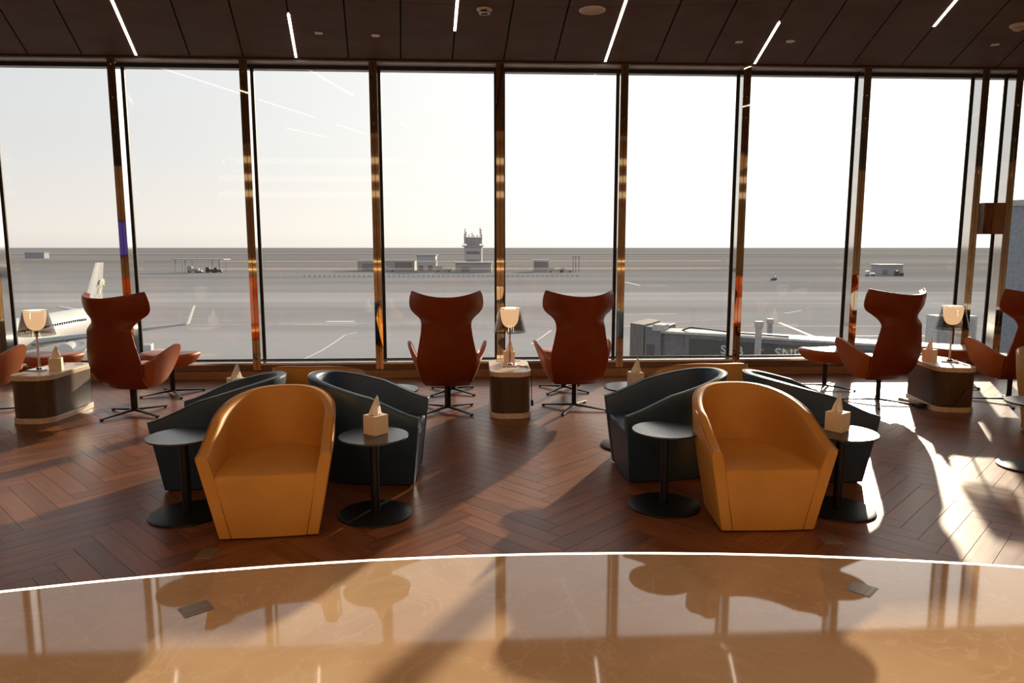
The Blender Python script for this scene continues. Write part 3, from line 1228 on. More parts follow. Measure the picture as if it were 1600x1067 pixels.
# ================================================================== tub chairs
def tub_chair(leather, piping):
    t = empty('tub_chair')           # faces local -Y
    TH = 0.062
    WB, WS = 0.256, 0.192            # half width at the floor, growth per metre of height
    z0 = 0.010

    def outer(tt, z):
        """tt in [-1,1] along the U from left arm front to right arm front"""
        zc = min(z, 0.46) + 0.3 * max(0, z - 0.46)
        w = WB + WS * zc
        fy = -(0.325 + 0.10 * z)     # arm fronts
        by = 0.30 + 0.14 * z         # back
        ys = -0.06                    # where the straight sides end
        wk = 0.95                     # the sides draw in towards the back
        Ls = ys - fy
        La = 0.95
        tot = 2 * Ls + La
        d = (tt + 1) / 2 * tot
        if d < Ls:
            return Vector((-w * (1 + (wk - 1) * d / Ls), fy + d, z))
        if d > Ls + La:
            return Vector((w * (1 + (wk - 1) * (tot - d) / Ls), fy + (tot - d), z))
        a = pi - (d - Ls) / La * pi
        ca, sa = cos(a), sin(a)
        return Vector((math.copysign(abs(ca) ** 0.95, ca) * w * wk, ys + (by - ys) * abs(sa) ** 0.95, z))

    def height(tt):
        s = 1 - abs(tt)
        return 0.475 + 0.232 * (sin(min(1, s * 1.08) * pi / 2) ** 1.3)

    nt_ = 64
    P = []
    edge = []
    for i in range(nt_ + 1):
        tt = -1 + 2 * i / nt_
        h = height(tt)

        def off(z, d):
            p = outer(tt, z)
            e = 0.004
            tg = outer(min(1, tt + e), z) - outer(max(-1, tt - e), z)
            n = Vector((tg.y, -tg.x, 0))
            n.normalize()
            # outward normal of the U
            if n.dot(p - Vector((0, 0.0, z))) < 0:
                n = -n
            return p - n * d
        row = []
        for z in (z0, 0.12, 0.22, 0.32):
            row.append(off(z, 0))
        row.append(off(0.32 + (h - 0.32) * 0.5, 0))
        row.append(off(h - 0.018, 0))
        row.append(off(h - 0.004, 0.006))
        row.append(off(h, 0.02))
        row.append(off(h - 0.001, TH - 0.018))
        row.append(off(h - 0.007, TH - 0.005))
        row.append(off(h - 0.022, TH))
        row.append(off(0.30 + (h - 0.30) * 0.5, TH + 0.004))
        row.append(off(0.30, TH + 0.004))
        row.append(off(0.16, TH))
        row.append(off(z0, TH))
        P.append(row)
        edge.append(off(h - 0.004, 0.004))
    bm = bmesh.new()
    V = grid(bm, P, close_v=True)
    bm.faces.new(V[0])
    bm.faces.new(V[-1][::-1])
    obj('shell', bm, leather, t, smooth=50, bevel=0.006, bseg=2)
    bm = bmesh.new()
    tube(bm, edge, 0.0035, 6)
    obj('piping', bm, piping, t, smooth=60)
    # seat block with its front panel between the arms
    bm = bmesh.new()
    P = []
    ns = 12
    prof = [(z0 + 0.001, 0.0), (0.18, 0.0), (0.32, 0.0), (0.344, 0.002), (0.356, 0.010), (0.362, 0.026)]
    for (z, inset) in prof:
        row = []
        for i in range(ns + 1):
            u = -1 + 2 * i / ns
            w = WB + WS * z - TH - 0.003
            y = -(0.325 + 0.10 * z) + 0.004 + inset - 0.006 * (1 - u * u)
            row.append(Vector((u * w, y, z + (0.004 * (1 - u * u) if z > 0.35 else 0))))
        P.append(row)
    for (yy, zz, k) in ((-0.25, 0.372, 1), (-0.1, 0.378, 0.95), (0.1, 0.372, 0.90), (0.25, 0.357, 0.62)):
        row = []
        for i in range(ns + 1):
            u = -1 + 2 * i / ns
            w = (WB + WS * zz - TH - 0.003) * k
            row.append(Vector((u * w, yy, zz + 0.006 * (1 - u * u))))
        P.append(row)
    P.append([Vector((p.x, p.y, z0 + 0.001)) for p in P[-1]])
    V = grid(bm, P)
    for col in (0, ns):
        vs = [r[col] for r in V]
        try:
            bm.faces.new(vs)
        except ValueError:
            pass
    bm.faces.new(list(V[0]) + list(V[-1])[::-1])
    obj('seat', bm, leather, t, smooth=45)
    bm = bmesh.new()
    pl = []
    for i in range(40):
        tt = -1 + 2 * i / 39
        p = outer(tt, 0.01)
        pl.append((p.x * 0.93, p.y * 0.93))
    prism(bm, pl, 0.0, 0.010)
    obj('plinth', bm, 'plinth_black', t)
    return t


tan = tub_chair('tan_leather', 'tan_piping')
tan['category'] = 'chair'
tan['group'] = 'tan tub chairs'
navy = tub_chair('navy_leather', 'navy_piping')
navy['category'] = 'chair'
navy['group'] = 'navy tub chairs'


def place(proto, first, x, y, rz, lab):
    if first:
        proto.location = (x, y, 0)
        proto.rotation_euler = (0, 0, radians(rz))
        proto['label'] = lab
        return proto
    return dup(proto, (x, y, 0), radians(rz), lab)


place(tan, True, -1.135, 4.045, 5, 'tan leather tub chair facing the viewer in the left seating group')
place(tan, False, 1.605, 3.995, -1, 'tan leather tub chair facing the viewer in the right seating group')
place(tan, False, -1.20, 5.47, 178, 'tan leather tub chair with its back to the viewer, left group, behind the navy chairs')
place(tan, False, 1.78, 5.44, 182, 'tan leather tub chair with its back to the viewer, right group, behind the navy chairs')
place(navy, True, -1.665, 4.77, -88, 'navy leather tub chair at the left of the left seating group, behind a round table')
place(navy, False, -0.72, 4.80, 88, 'navy leather tub chair at the right of the left seating group, beside a tissue box')
place(navy, False, 1.33, 4.78, -88, 'navy leather tub chair at the left of the right seating group')
place(navy, False, 2.23, 4.69, 90, 'navy leather tub chair at the right of the right seating group, against the glare')
place(tan, False, 4.82, 5.50, -8, 'tan leather tub chair at the right picture edge beside a round table')


# ================================================================== round side tables
def round_table():
    t = empty('round_table')
    bm = bmesh.new()
    lathe(bm, [(0, 0.460), (0.190, 0.460), (0.198, 0.463), (0.200, 0.468), (0.199, 0.474), (0.0, 0.475)], 56)
    obj('table_top', bm, 'black_top', t, smooth=40)
    bm = bmesh.new()
    lathe(bm, [(0.0, 0.016), (0.026, 0.016), (0.026, 0.455), (0.06, 0.455), (0.06, 0.4598), (0, 0.4598)], 24)
    obj('pole', bm, 'black_metal', t, smooth=40)
    bm = bmesh.new()
    lathe(bm, [(0, 0), (0.213, 0), (0.215, 0.004), (0.213, 0.010), (0.200, 0.0145), (0.0, 0.0155)], 56)
    obj('base', bm, 'black_metal', t, smooth=40)
    return t


rt = round_table()
rt['category'] = 'table'
rt['group'] = 'black round pedestal tables'
RT = [
    ((-1.685, 4.11), 'black round pedestal table at the left, empty, in front of a navy tub chair'),
    ((-0.587, 4.055), 'black round pedestal table with a tissue box, right of the left tan chair'),
    ((1.136, 4.10), 'black round pedestal table, empty, left of the right tan chair'),
    ((2.15, 3.985), 'black round pedestal table with a tissue box, right of the right tan chair'),
    ((-0.63, 5.42), 'black round pedestal table behind the left group, its pale top seen past the navy chair'),
    ((-1.79, 5.32), 'black round pedestal table behind the left navy chair, holding a tissue box'),
    ((1.20, 5.42), 'black round pedestal table behind the right group, holding a tissue box'),
    ((3.95, 4.72), 'black round pedestal table cut by the right picture edge'),
]
for i, ((x, y), lab) in enumerate(RT):
    place(rt, i == 0, x, y, 0, lab)


# ================================================================== side tables (stadium plan)
def stadium(w, l, r, n=10):
    pts = []
    for cx, cyy, a0 in ((w - r, -l + r, -pi / 2), (w - r, l - r, 0), (-w + r, l - r, pi / 2), (-w + r, -l + r, pi)):
        for k in range(n + 1):
            a = a0 + pi / 2 * k / n
            pts.append((cx + r * cos(a), cyy + r * sin(a)))
    return pts


ST_Z = 0.43


def side_table():
    t = empty('side_table')
    bm = bmesh.new()
    prism(bm, stadium(0.190, 0.385, 0.13), ST_Z - 0.045, ST_Z)
    obj('table_top', bm, 'pale_oak', t, smooth=40, bevel=0.004)
    bm = bmesh.new()
    prism(bm, stadium(0.180, 0.375, 0.12), 0.05, ST_Z - 0.045)
    obj('body', bm, 'walnut_tambour', t, smooth=40)
    bm = bmesh.new()
    prism(bm, stadium(0.190, 0.385, 0.13), 0.0, 0.05)
    obj('plinth', bm, 'pale_oak', t, smooth=40, bevel=0.004)
    bm = bmesh.new()
    lathe(bm, [(0.030, ST_Z + 0.0003), (0.036, ST_Z + 0.0003), (0.036, ST_Z + 0.002), (0.030, ST_Z + 0.002)], 24, -0.08, 0.27, closed=True)
    obj('grommet', bm, 'cable_black', t)
    bm = bmesh.new()
    lathe(bm, [(0.030, ST_Z + 0.0003), (0.036, ST_Z + 0.0003), (0.036, ST_Z + 0.002), (0.030, ST_Z + 0.002)], 24, 0.09, 0.27, closed=True)
    obj('grommet', bm, 'cable_black', t)
    return t


st = side_table()
st['category'] = 'side table'
st['group'] = 'oak and walnut side tables between the wing chairs'
place(st, True, -3.915, 6.75, -2, 'rounded walnut side table with pale oak top at the left')
place(st, False, 0.325, 6.72, 0, 'rounded walnut side table with pale oak top in the middle')
place(st, False, 4.60, 6.74, -10, 'rounded walnut side table with pale oak top at the right')


# ================================================================== table lamps
def table_lamp():
    t = empty('table_lamp')
    bm = bmesh.new()
    box(bm, -0.074, 0.074, -0.074, 0.074, 0.0, 0.012)
    obj('base', bm, 'chrome', t, bevel=0.003)
    bm = bmesh.new()
    lathe(bm, [(0, 0.012), (0.03, 0.012), (0.026, 0.02), (0.012, 0.03), (0.0095, 0.05), (0.0095, 0.335), (0.014, 0.338), (0.014, 0.365), (0, 0.366)], 20)
    obj('pole', bm, 'chrome', t, smooth=40)
    bm = bmesh.new()
    pr = [(0.0, 0.367), (0.030, 0.370), (0.052, 0.384), (0.068, 0.405), (0.080, 0.44), (0.088, 0.49), (0.091, 0.542)]
    lathe(bm, pr, 32)
    obj('inner_bowl', bm, 'lamp_bowl', t, smooth=60)
    bm = bmesh.new()
    lathe(bm, [(0.154, 0.322), (0.099, 0.545), (0.096, 0.545), (0.151, 0.322)], 40, closed=True)
    obj('shade', bm, 'smoked_shade', t, smooth=40)
    bm = bmesh.new()
    lathe(bm, [(0.091, 0.546), (0.102, 0.546), (0.102, 0.552), (0.091, 0.552)], 40, closed=True)
    obj('top_ring', bm, 'chrome', t, smooth=40)
    return t


tl = table_lamp()
tl['category'] = 'lamp'
tl['group'] = 'table lamps with smoked shades'
place(tl, True, -4.0, 6.70, -6, 'lit table lamp with smoked cone shade on the left side table')
tl.location.z = ST_Z
place(tl, False, 0.333, 6.72, 0, 'lit table lamp with smoked cone shade on the middle side table').location.z = ST_Z
place(tl, False, 4.68, 6.73, -30, 'lit table lamp with smoked cone shade on the right side table').location.z = ST_Z
for nm, lab, pts in (
    ('lamp_cable', 'black lamp cable hanging over the right front of the middle side table',
     [(0.40, 6.66, ST_Z + 0.012), (0.46, 6.62, ST_Z + 0.006), (0.495, 6.56, ST_Z + 0.006), (0.522, 6.54, ST_Z - 0.02), (0.526, 6.535, 0.30), (0.528, 6.54, 0.16), (0.528, 6.55, 0.10)]),
    ('lamp_cable', 'black lamp cable hanging over the left end of the left side table',
     [(-4.05, 6.62, ST_Z + 0.012), (-4.10, 6.60, ST_Z + 0.006), (-4.125, 6.58, ST_Z - 0.004), (-4.132, 6.58, ST_Z - 0.06), (-4.13, 6.585, 0.2), (-4.128, 6.59, 0.06)]),
    ('lamp_cable', 'black lamp cable crossing the front of the right side table',
     [(4.68, 6.64, ST_Z + 0.012), (4.69, 6.54, ST_Z + 0.006), (4.685, 6.425, ST_Z - 0.005), (4.672, 6.41, ST_Z - 0.06), (4.61, 6.36, 0.24), (4.50, 6.335, 0.09), (4.40, 6.42, 0.05), (4.335, 6.62, 0.04)]),
):
    bm = bmesh.new()
    tube(bm, pts, 0.004, 6)
    t = obj(nm, bm, 'cable_black', smooth=60)
    tag(t, lab, 'cable')
    if 'middle' in lab:
        bm = bmesh.new()
        box(bm, 0.522, 0.545, 6.535, 6.565, 0.075, 0.13)
        obj('plug', bm, 'cable_black', t, bevel=0.004)
    if 'right side' in lab:
        bm = bmesh.new()
        box(bm, 4.29, 4.39, 6.56, 6.62, 0.0, 0.04)
        obj('plug', bm, 'cable_black', t, bevel=0.006)
t = empty('power_strip', (4.36, 6.80, 0), radians(-75))
tag(t, 'flat pale power strip on the floor left of the right side table', 'power strip')
bm = bmesh.new()
box(bm, -0.13, 0.10, -0.03, 0.03, 0, 0.035)
obj('body', bm, 'white_plastic', t, bevel=0.006)
for k in range(3):
    bm = bmesh.new()
    lathe(bm, [(0, 0.0352), (0.018, 0.0352), (0.018, 0.037), (0, 0.037)], 14, -0.085 + k * 0.065, 0)
    obj('socket', bm, 'grille_tan', t)
# added slab, stands for the reflection on the middle lamp base plate
t = empty('lamp_base_glint', (0.40, 6.70, ST_Z))
tag(t, 'small white slab added for the reflection on the middle lamp base', 'reflection stand-in')
bm = bmesh.new()
box(bm, 0.02, 0.10, -0.05, 0.05, 0, 0.006)
obj('glint_slab', bm, 'tissue', t)


# ================================================================== tissue boxes
def tissue_box():
    t = empty('tissue_box')
    h = 0.051
    bm = bmesh.new()
    box(bm, -h, h, -h, h, 0, 0.113)
    obj('carton', bm, 'tissue_box', t, bevel=0.002)
    bm = bmesh.new()
    lathe(bm, [(0.0, 0.1133), (0.030, 0.1133), (0.030, 0.1142), (0, 0.1142)], 20)
    obj('opening', bm, 'cable_black', t)
    # pulled-up tissue: a folded leaf
    bm = bmesh.new()
    P = []
    nz = 10
    for j in range(nz + 1):
        v = j / nz
        z = 0.114 + v * 0.112
        r = 0.033 * (1 - v) ** 0.8 + 0.0012
        row = []
        for k in range(14):
            a = 2 * pi * k / 14
            f = 1 + 0.28 * cos(3 * a + v * 2.0) + 0.14 * cos(5 * a + 1)
            row.append((r * f * cos(a) + 0.012 * v, r * f * 0.75 * sin(a) + 0.004 * sin(v * 4), z))
        P.append(row)
    V = grid(bm, P, close_v=True)
    bm.faces.new(V[-1])
    obj('tissue', bm, 'tissue', t, smooth=70)
    return t


tb = tissue_box()
tb['category'] = 'tissue box'
tb['group'] = 'cream cube tissue boxes'
TB = [
    ((-0.578, 4.09, 0.475), 48, 'cream tissue box on the round table right of the left tan chair'),
    ((2.14, 4.02, 0.475), 35, 'cream tissue box on the round table right of the right tan chair'),
    ((-1.775, 5.33, 0.475), 42, 'cream tissue box seen above the left navy tub chair'),
    ((1.25, 5.42, 0.475), 10, 'cream tissue box seen above the navy chair of the right group'),
    ((-3.845, 6.69, ST_Z), 20, 'cream tissue box beside the lamp on the left side table'),
    ((0.335, 6.90, ST_Z), 3, 'cream tissue box behind the pole of the middle table lamp'),
    ((4.53, 6.815, ST_Z), 30, 'cream tissue box beside the lamp on the right side table'),
]
for i, (p, rz, lab) in enumerate(TB):
    o = place(tb, i == 0, p[0], p[1], rz, lab)
    o.location.z = p[2]

# ================================================================== floor outlets
def outlet(x, y, rz, w, h, m, lab):
    t = empty('floor_outlet', (x, y, 0), radians(rz))
    tag(t, lab, 'floor outlet')
    bm = bmesh.new()
    box(bm, -w / 2, w / 2, -h / 2, h / 2, -0.01, 0.0022)
    obj('frame', bm, m, t, bevel=0.001, bseg=1)
    bm = bmesh.new()
    box(bm, -w / 2 + 0.006, w / 2 - 0.006, -h / 2 + 0.030, h / 2 - 0.006, 0.0024, 0.0036)
    obj('lid', bm, m, t, bevel=0.0006, bseg=1)
    bm = bmesh.new()
    box(bm, -w / 2 + 0.006, w / 2 - 0.006, -h / 2 + 0.006, -h / 2 + 0.026, 0.0024, 0.0036)
    obj('cable_flap', bm, m, t, bevel=0.0006, bseg=1)


outlet(-1.372, 3.55, -2, 0.092, 0.13, 'outlet_bronze', 'square metal floor outlet in the wood before the left tan chair')
outlet(1.89, 3.55, -4, 0.10, 0.11, 'outlet_bronze', 'square metal floor outlet in the wood before the right tan chair')
outlet(-1.21, 2.976, 38, 0.125, 0.105, 'outlet_steel', 'steel floor outlet in the marble at left')
outlet(1.757, 3.0, 43, 0.12, 0.11, 'outlet_steel', 'steel floor outlet in the marble at right')

# wooden box between the two close mullions
t = empty('veneer_box', (6.30, WY, 1.71))
tag(t, 'brown wood veneer box mounted between two close mullions at right', 'box')
bm = bmesh.new()
box(bm, -0.115, -0.001, -0.02, 0.15, 0.0, 0.375)
obj('striped_panel', bm, 'striped_veneer', t)
bm = bmesh.new()
box(bm, 0.001, 0.155, -0.02, 0.15, 0.0, 0.375)
obj('plain_panel', bm, 'brown_veneer', t)

# ================================================================== OUTSIDE
GZ = CAM_H - 13.9


def at(px, d, z=GZ):
    """world point seen at picture column px, at horizontal depth d along the view"""
    lx = (px - 800) / 1115.74 * d * 1.0
    c, s = cos(0.0526), sin(0.0526)
    return Vector((lx * c + d * s, -lx * s + d * c, z))


def band(name, d0, d1, z, m, parent, w=1.4):
    bm = bmesh.new()
    pts = [at(800 - 1115 * w, d0, 0), at(800 + 1115 * w, d0, 0), at(800 + 1115 * w, d1, 0), at(800 - 1115 * w, d1, 0)]
    prism(bm, [(p.x, p.y) for p in pts], z - 0.3, z)
    return obj(name, bm, m, parent)


ap = empty('apron_ground', (0, 0, 0))
tag(ap, kind='structure')
bm = bmesh.new()
box(bm, -14000, 14000, 30, 20000, GZ - 3.0, GZ - 1.2)
obj('desert_plain', bm, 'far_desert', ap)
band('apron_slab', 15, 221, GZ, 'apron_concrete', ap, 2.6)
band('apron_strip', 221.5, 340, GZ, 'apron_strip', ap, 2.4)
band('taxiway', 340.5, 470, GZ - 0.02, 'runway_asphalt', ap, 2.2)
band('verge', 470.5, 800, GZ - 0.03, 'desert', ap, 2.0)
band('runway', 800.5, 1050, GZ - 0.03, 'runway_asphalt', ap, 1.8)
band('verge', 1050.5, 2400, GZ - 0.03, 'desert', ap, 1.6)
# slab joints and the drain lines across the apron
for d, wd in ((126, 0.5), (178, 0.6), (221.2, 0.9), (302, 0.9)):
    bm = bmesh.new()
    a, b = at(-700, d, 0), at(2300, d, 0)
    dirv = (b - a).normalized()
    nrm = Vector((-dirv.y, dirv.x, 0)) * wd / 2
    q = [a - nrm, b - nrm, b + nrm, a + nrm]
    prism(bm, [(p.x, p.y) for p in q], GZ, GZ + 0.012)
    obj('joint', bm, 'apron_joint', ap)


def ground_line(pts, wd, m='paint_white'):
    bm = bmesh.new()
    pp = [at(px, d, 0) for px, d in pts]
    P = []
    for i, p in enumerate(pp):
        dv = (pp[min(i + 1, len(pp) - 1)] - pp[max(i - 1, 0)])
        dv.z = 0
        dv.normalize()
        n = Vector((-dv.y, dv.x, 0)) * wd / 2
        P.append([Vector((p.x, p.y, GZ + 0.02)) - n, Vector((p.x, p.y, GZ + 0.02)) + n])
    grid(bm, P)
    obj('painted_line', bm, m, ap)


ground_line([(470, 88), (500, 96), (522, 105), (537, 113), (556, 117)], 0.35)
ground_line([(470, 128), (540, 131), (570, 131)], 0.5)
ground_line([(508, 134), (552, 134)], 2.2)
ground_line([(830, 102), (850, 112), (862, 120)], 0.3)
ground_line([(964, 147), (1010, 149), (1060, 150)], 0.5)
ground_line([(964, 126), (1010, 127), (1050, 127)], 0.5)
ground_line([(1220, 132), (1260, 116), (1305, 103)], 0.6)
ground_line([(560, 125), (620, 125)], 0.3)
ground_line([(1340, 112), (1500, 112)], 0.4)
ground_line([(975, 290), (1000, 262), (1040, 262)], 1.0)

# ---- control tower
TD = 450
tw = empty('control_tower', at(740, TD), -0.0526)
tag(tw, 'squat concrete control tower with antennas standing far beyond the apron', 'control tower')
bm = bmesh.new()
box(bm, -5.4, 5.4, -5, 5, 0, 14.2)
obj('shaft', bm, 'tower_concrete', tw)
for z in (4.4, 9.6):
    bm = bmesh.new()
    box(bm, -4.2, 4.2, -5.15, -4.99, z, z + 1.9)
    obj('window_band', bm, 'tower_dark', tw)
bm = bmesh.new()
box(bm, -6.6, 6.6, -6.2, 6.2, 14.2, 15.0)
obj('gallery', bm, 'tower_steel', tw)
bm = bmesh.new()
for k in range(12):
    x = -6.4 + 12.8 * k / 11
    box(bm, x - 0.07, x + 0.07, -6.1, -6.0, 15.0, 16.1)
box(bm, -6.4, 6.4, -6.1, -6.0, 16.0, 16.15)
obj('railing', bm, 'tower_steel', tw)
bm = bmesh.new()
lo = [(4.2 * cos(2 * pi * k / 8 + pi / 8), 4.2 * sin(2 * pi * k / 8 + pi / 8)) for k in range(8)]
hi = [(5.3 * cos(2 * pi * k / 8 + pi / 8), 5.3 * sin(2 * pi * k / 8 + pi / 8)) for k in range(8)]
V0 = [bm.verts.new((x, y, 15.0)) for x, y in lo]
V1 = [bm.verts.new((x, y, 19.4)) for x, y in hi]
bm.faces.new(V0[::-1])
bm.faces.new(V1)
for k in range(8):
    bm.faces.new((V0[k], V0[(k + 1) % 8], V1[(k + 1) % 8], V1[k]))
obj('cab', bm, 'tower_steel', tw)
bm = bmesh.new()
prism(bm, [(5.8 * cos(2 * pi * k / 8 + pi / 8), 5.8 * sin(2 * pi * k / 8 + pi / 8)) for k in range(8)], 19.4, 20.1)
obj('cab_roof', bm, 'tower_concrete', tw)
for x, h in ((-5.0, 25.4), (-4.4, 23.6), (-2.6, 21.8), (-0.6, 22.8), (0.3, 21.6), (2.6, 21.6), (4.3, 26.0), (4.9, 25.0), (-5.4, 22.2), (5.4, 22.0)):
    bm = bmesh.new()
    tube(bm, [(x, -1, 16 if abs(x) > 4 else 20.1), (x, -1, h)], 0.20, 6)
    for zz in range(3):
        box(bm, x - 0.5, x + 0.5, -1.1, -0.9, h - 0.8 - zz * 1.3, h - 0.5 - zz * 1.3)
    obj('antenna', bm, 'tower_dark', tw)
for x in (-4.7, 4.6):
    bm = bmesh.new()
    box(bm, x - 0.9, x + 0.9, -2, 0, 16.0, 19.6)
    obj('equipment_cabinet', bm, 'tower_steel', tw)


# ---- shelters and sheds
def shed(px0, px1, d, h, depth, m, label, roof=None, cat='building', dark=()):
    c = at((px0 + px1) / 2, d)
    w = (px1 - px0) / 1115.74 * d / 2
    t = empty('apron_building', c, -0.0526)
    tag(t, label, cat)
    bm = bmesh.new()
    box(bm, -w, w, 0, depth, 0, h)
    obj('wall_block', bm, m, t)
    bm = bmesh.new()
    box(bm, -w - 0.6, w + 0.6, -0.6, depth + 0.6, h, h + 0.4)
    obj('roof', bm, roof or 'shed_pale', t)
    for a, b, z0, z1 in dark:
        bm = bmesh.new()
        box(bm, -w + 2 * w * a, -w + 2 * w * b, -0.15, 0.02, z0, z1)
        obj('opening', bm, 'tower_dark', t)
    return t


shed(652, 681, 420, 9.2, 10, 'shed_pale', 'pale block building with two dark doors left of the control tower', dark=((0.1, 0.35, 0.5, 3.2), (0.6, 0.85, 0.5, 3.4)))
shed(560, 648, 425, 6.0, 12, 'shed_grey', 'long low grey building at centre left beyond the apron', dark=((0.08, 0.42, 0.4, 4.2), (0.66, 0.95, 2.0, 5.2)))
shed(712, 768, 400, 5.2, 10, 'shed_grey', 'low grey building at the foot of the control tower', dark=((0.15, 0.4, 0.6, 3.0),))
shed(834, 857, 410, 6.4, 9, 'shed_grey', 'dark fronted shed right of the control tower', dark=((0.05, 0.95, 2.6, 5.6),))
shed(1374, 1408, 360, 5.0, 10, 'shed_grey', 'small grey building far out behind the right window', dark=((0.1, 0.3, 0.4, 2.6),))
t = shed(1, 12, 700, 6, 8, 'shed_grey', 'tiny pale building far out at the left picture edge')
t = shed(44, 74, 900, 7, 10, 'shed_grey', 'hazy low building at the horizon behind the left lamp')

c = at(316, 400)
cp = empty('equipment_shelter', c, -0.0526)
tag(cp, 'open flat roofed shelter with parked equipment far out on the left', 'shelter')
bm = bmesh.new()
box(bm, -13.5, 15, -5, 5, 7.0, 7.5)
obj('roof', bm, 'tower_steel', cp)
for x in (-12, -6.5, 8.5, 12.5):
    for y in (-4.5, 4.5):
        bm = bmesh.new()
        box(bm, x - 0.15, x + 0.15, y - 0.15, y + 0.15, 0, 7)
        obj('post', bm, 'tower_dark', cp)


def vehicle(px, d, L, h, m, label, cat='vehicle', rot=0.0):
    t = empty('ground_vehicle', at(px, d), -0.0526 + rot)
    tag(t, label, cat)
    bm = bmesh.new()
    box(bm, -L / 2, L / 2, -1.0, 1.0, 0.45, h * 0.6)
    obj('body', bm, m, t, bevel=0.08)
    bm = bmesh.new()
    box(bm, -L / 2 + 0.2, -L / 2 + L * 0.42, -0.95, 0.95, h * 0.6, h)
    obj('cabin', bm, m, t, bevel=0.08)
    for x in (-L * 0.32, L * 0.32):
        for y in (-1.0, 1.0):
            bm = bmesh.new()
            tube(bm, [(x, y - 0.12, 0.45), (x, y + 0.12, 0.45)], 0.45, 12)
            obj('wheel', bm, 'vehicle_dark', t)
    return t


vehicle(304, 396, 6.0, 3.6, 'shed_grey', 'grey box truck parked under the far shelter at its left')
vehicle(331, 396, 5.0, 3.0, 'vehicle_dark', 'dark tug parked under the far shelter, third from left')
vehicle(343, 396, 4.2, 2.8, 'vehicle_dark', 'dark tug parked under the far shelter at its right')
vehicle(314, 395, 2.6, 2.4, 'vehicle_pale', 'small pale cart between the vehicles of the far shelter')
vehicle(607, 412, 8, 3.0, 'shed_grey', 'grey tanker before the long low building')
vehicle(694, 410, 10, 3.2, 'tower_steel', 'dark grey tank truck left of the control tower')
vehicle(868, 400, 9, 2.8, 'tower_steel', 'grey equipment trailer beside the dark fronted shed')
vehicle(884, 400, 7, 2.6, 'tower_steel', 'grey trailer at the right end of the far equipment row')
vehicle(1357, 350, 4.5, 2.4, 'vehicle_pale', 'pale van left of the small grey building behind the right window')
vehicle(1402, 350, 4.0, 2.6, 'vehicle_dark', 'dark van right of the small grey building')
vehicle(1208, 305, 1.5, 3.0, 'vehicle_pale', 'tiny pale cart on the apron behind the sixth window')
for px, lab in ((895, 'left'), (899, 'middle'), (904, 'right')):
    t = empty('steel_mast', at(px, 400))
    tag(t, 'thin steel mast at the end of the far equipment row, %s of three' % lab, 'mast')
    bm = bmesh.new()
    tube(bm, [(0, 0, 0), (0, 0, 8.5)], 0.22, 6)
    obj('pole', bm, 'tower_dark', t)
    bm = bmesh.new()
    box(bm, -0.5, 0.5, -0.3, 0.3, 8.5, 8.9)
    obj('lamp_head', bm, 'tower_dark', t)
# row of concrete barriers along the taxiway edge
bm = bmesh.new()
for k in range(56):
    p = at(478 + k * 7.7, 345)
    box(bm, p.x - 0.7, p.x + 0.7, p.y - 0.3, p.y + 0.3, GZ, GZ + 0.6)
t = obj('barrier_row', bm, 'shed_pale')
tag(t, 'long row of small barriers along the apron edge', 'barriers', kind='stuff')

# ---- jet bridge
JD = 40.0
jb = empty('jet_bridge', (0, 0, 0))
tag(jb, 'grey boarding bridge with dark green glazed tunnel parked outside the right windows', 'jet bridge')


def zt(py, d):
    return CAM_H - d * math.tan(math.atan((py - 533.5) / 1115.74) + 0.1312)


pA = at(1041, 41.5)          # cab end of the tunnel
pB = at(1560, 33.5)          # towards the terminal
ax = Vector((pB.x - pA.x, pB.y - pA.y, 0))
LB = ax.length
ax.normalize()
jr = atan2(ax.y, ax.x)
ROOF = zt(514, 41.5)
jb.location = (pA.x, pA.y, 0)
jb.rotation_euler = (0, 0, jr)
# local: x along the tunnel, -y towards the terminal windows (viewer)
bm = bmesh.new()
box(bm, 0.0, 1.59, -1.25, 0.2, ROOF - 3.0, ROOF - 0.06)
obj('inner_tunnel', bm, 'bridge_grey', jb, bevel=0.03)
bm = bmesh.new()
box(bm, 1.6, LB, -1.45, 0.25, ROOF - 3.3, ROOF - 0.06)
obj('outer_tunnel', bm, 'bridge_grey', jb, bevel=0.03)
bm = bmesh.new()
box(bm, 0.1, LB, -1.5, 0.3, ROOF - 0.06, ROOF + 0.05)
obj('tunnel_roof', bm, 'bridge_roof', jb)
bm = bmesh.new()
tube(bm, [(1.2, -0.6, ROOF + 0.06), (1.7, -0.7, ROOF + 0.26), (2.6, -0.8, ROOF + 0.22), (4.5, -1.0, ROOF + 0.12), (7.0, -1.1, ROOF + 0.1)], 0.05, 6)
obj('roof_cable', bm, 'vehicle_dark', jb)
# cab: roof slab, side with a window, bellows canopy
bm = bmesh.new()
prism(bm, [(-0.75, -1.5), (0.25, -1.5), (0.25, 1.2), (-0.75, 1.2)], ROOF - 3.2, ROOF + 0.25)
cabo = obj('cab', bm, 'bridge_grey', jb, bevel=0.05)
bm = bmesh.new()
box(bm, -0.55, -0.12, -1.53, -1.49, ROOF - 1.5, ROOF - 0.75)
obj('cab_window', bm, 'plane_window', jb)
bm = bmesh.new()
box(bm, -0.25, 0.4, -1.62, -0.6, ROOF + 0.05, ROOF + 0.4)
obj('roof_box', bm, 'bridge_roof', jb, bevel=0.03)
n = 9
for k in range(n):
    bm = bmesh.new()
    x1 = -0.76 - k * 0.085
    box(bm, x1 - 0.078, x1, -1.62 - 0.015 * k, 1.3, ROOF - 3.3, ROOF + 0.36 + 0.01 * k)
    obj('canopy_fold', bm, 'bridge_canopy', jb, bevel=0.02)


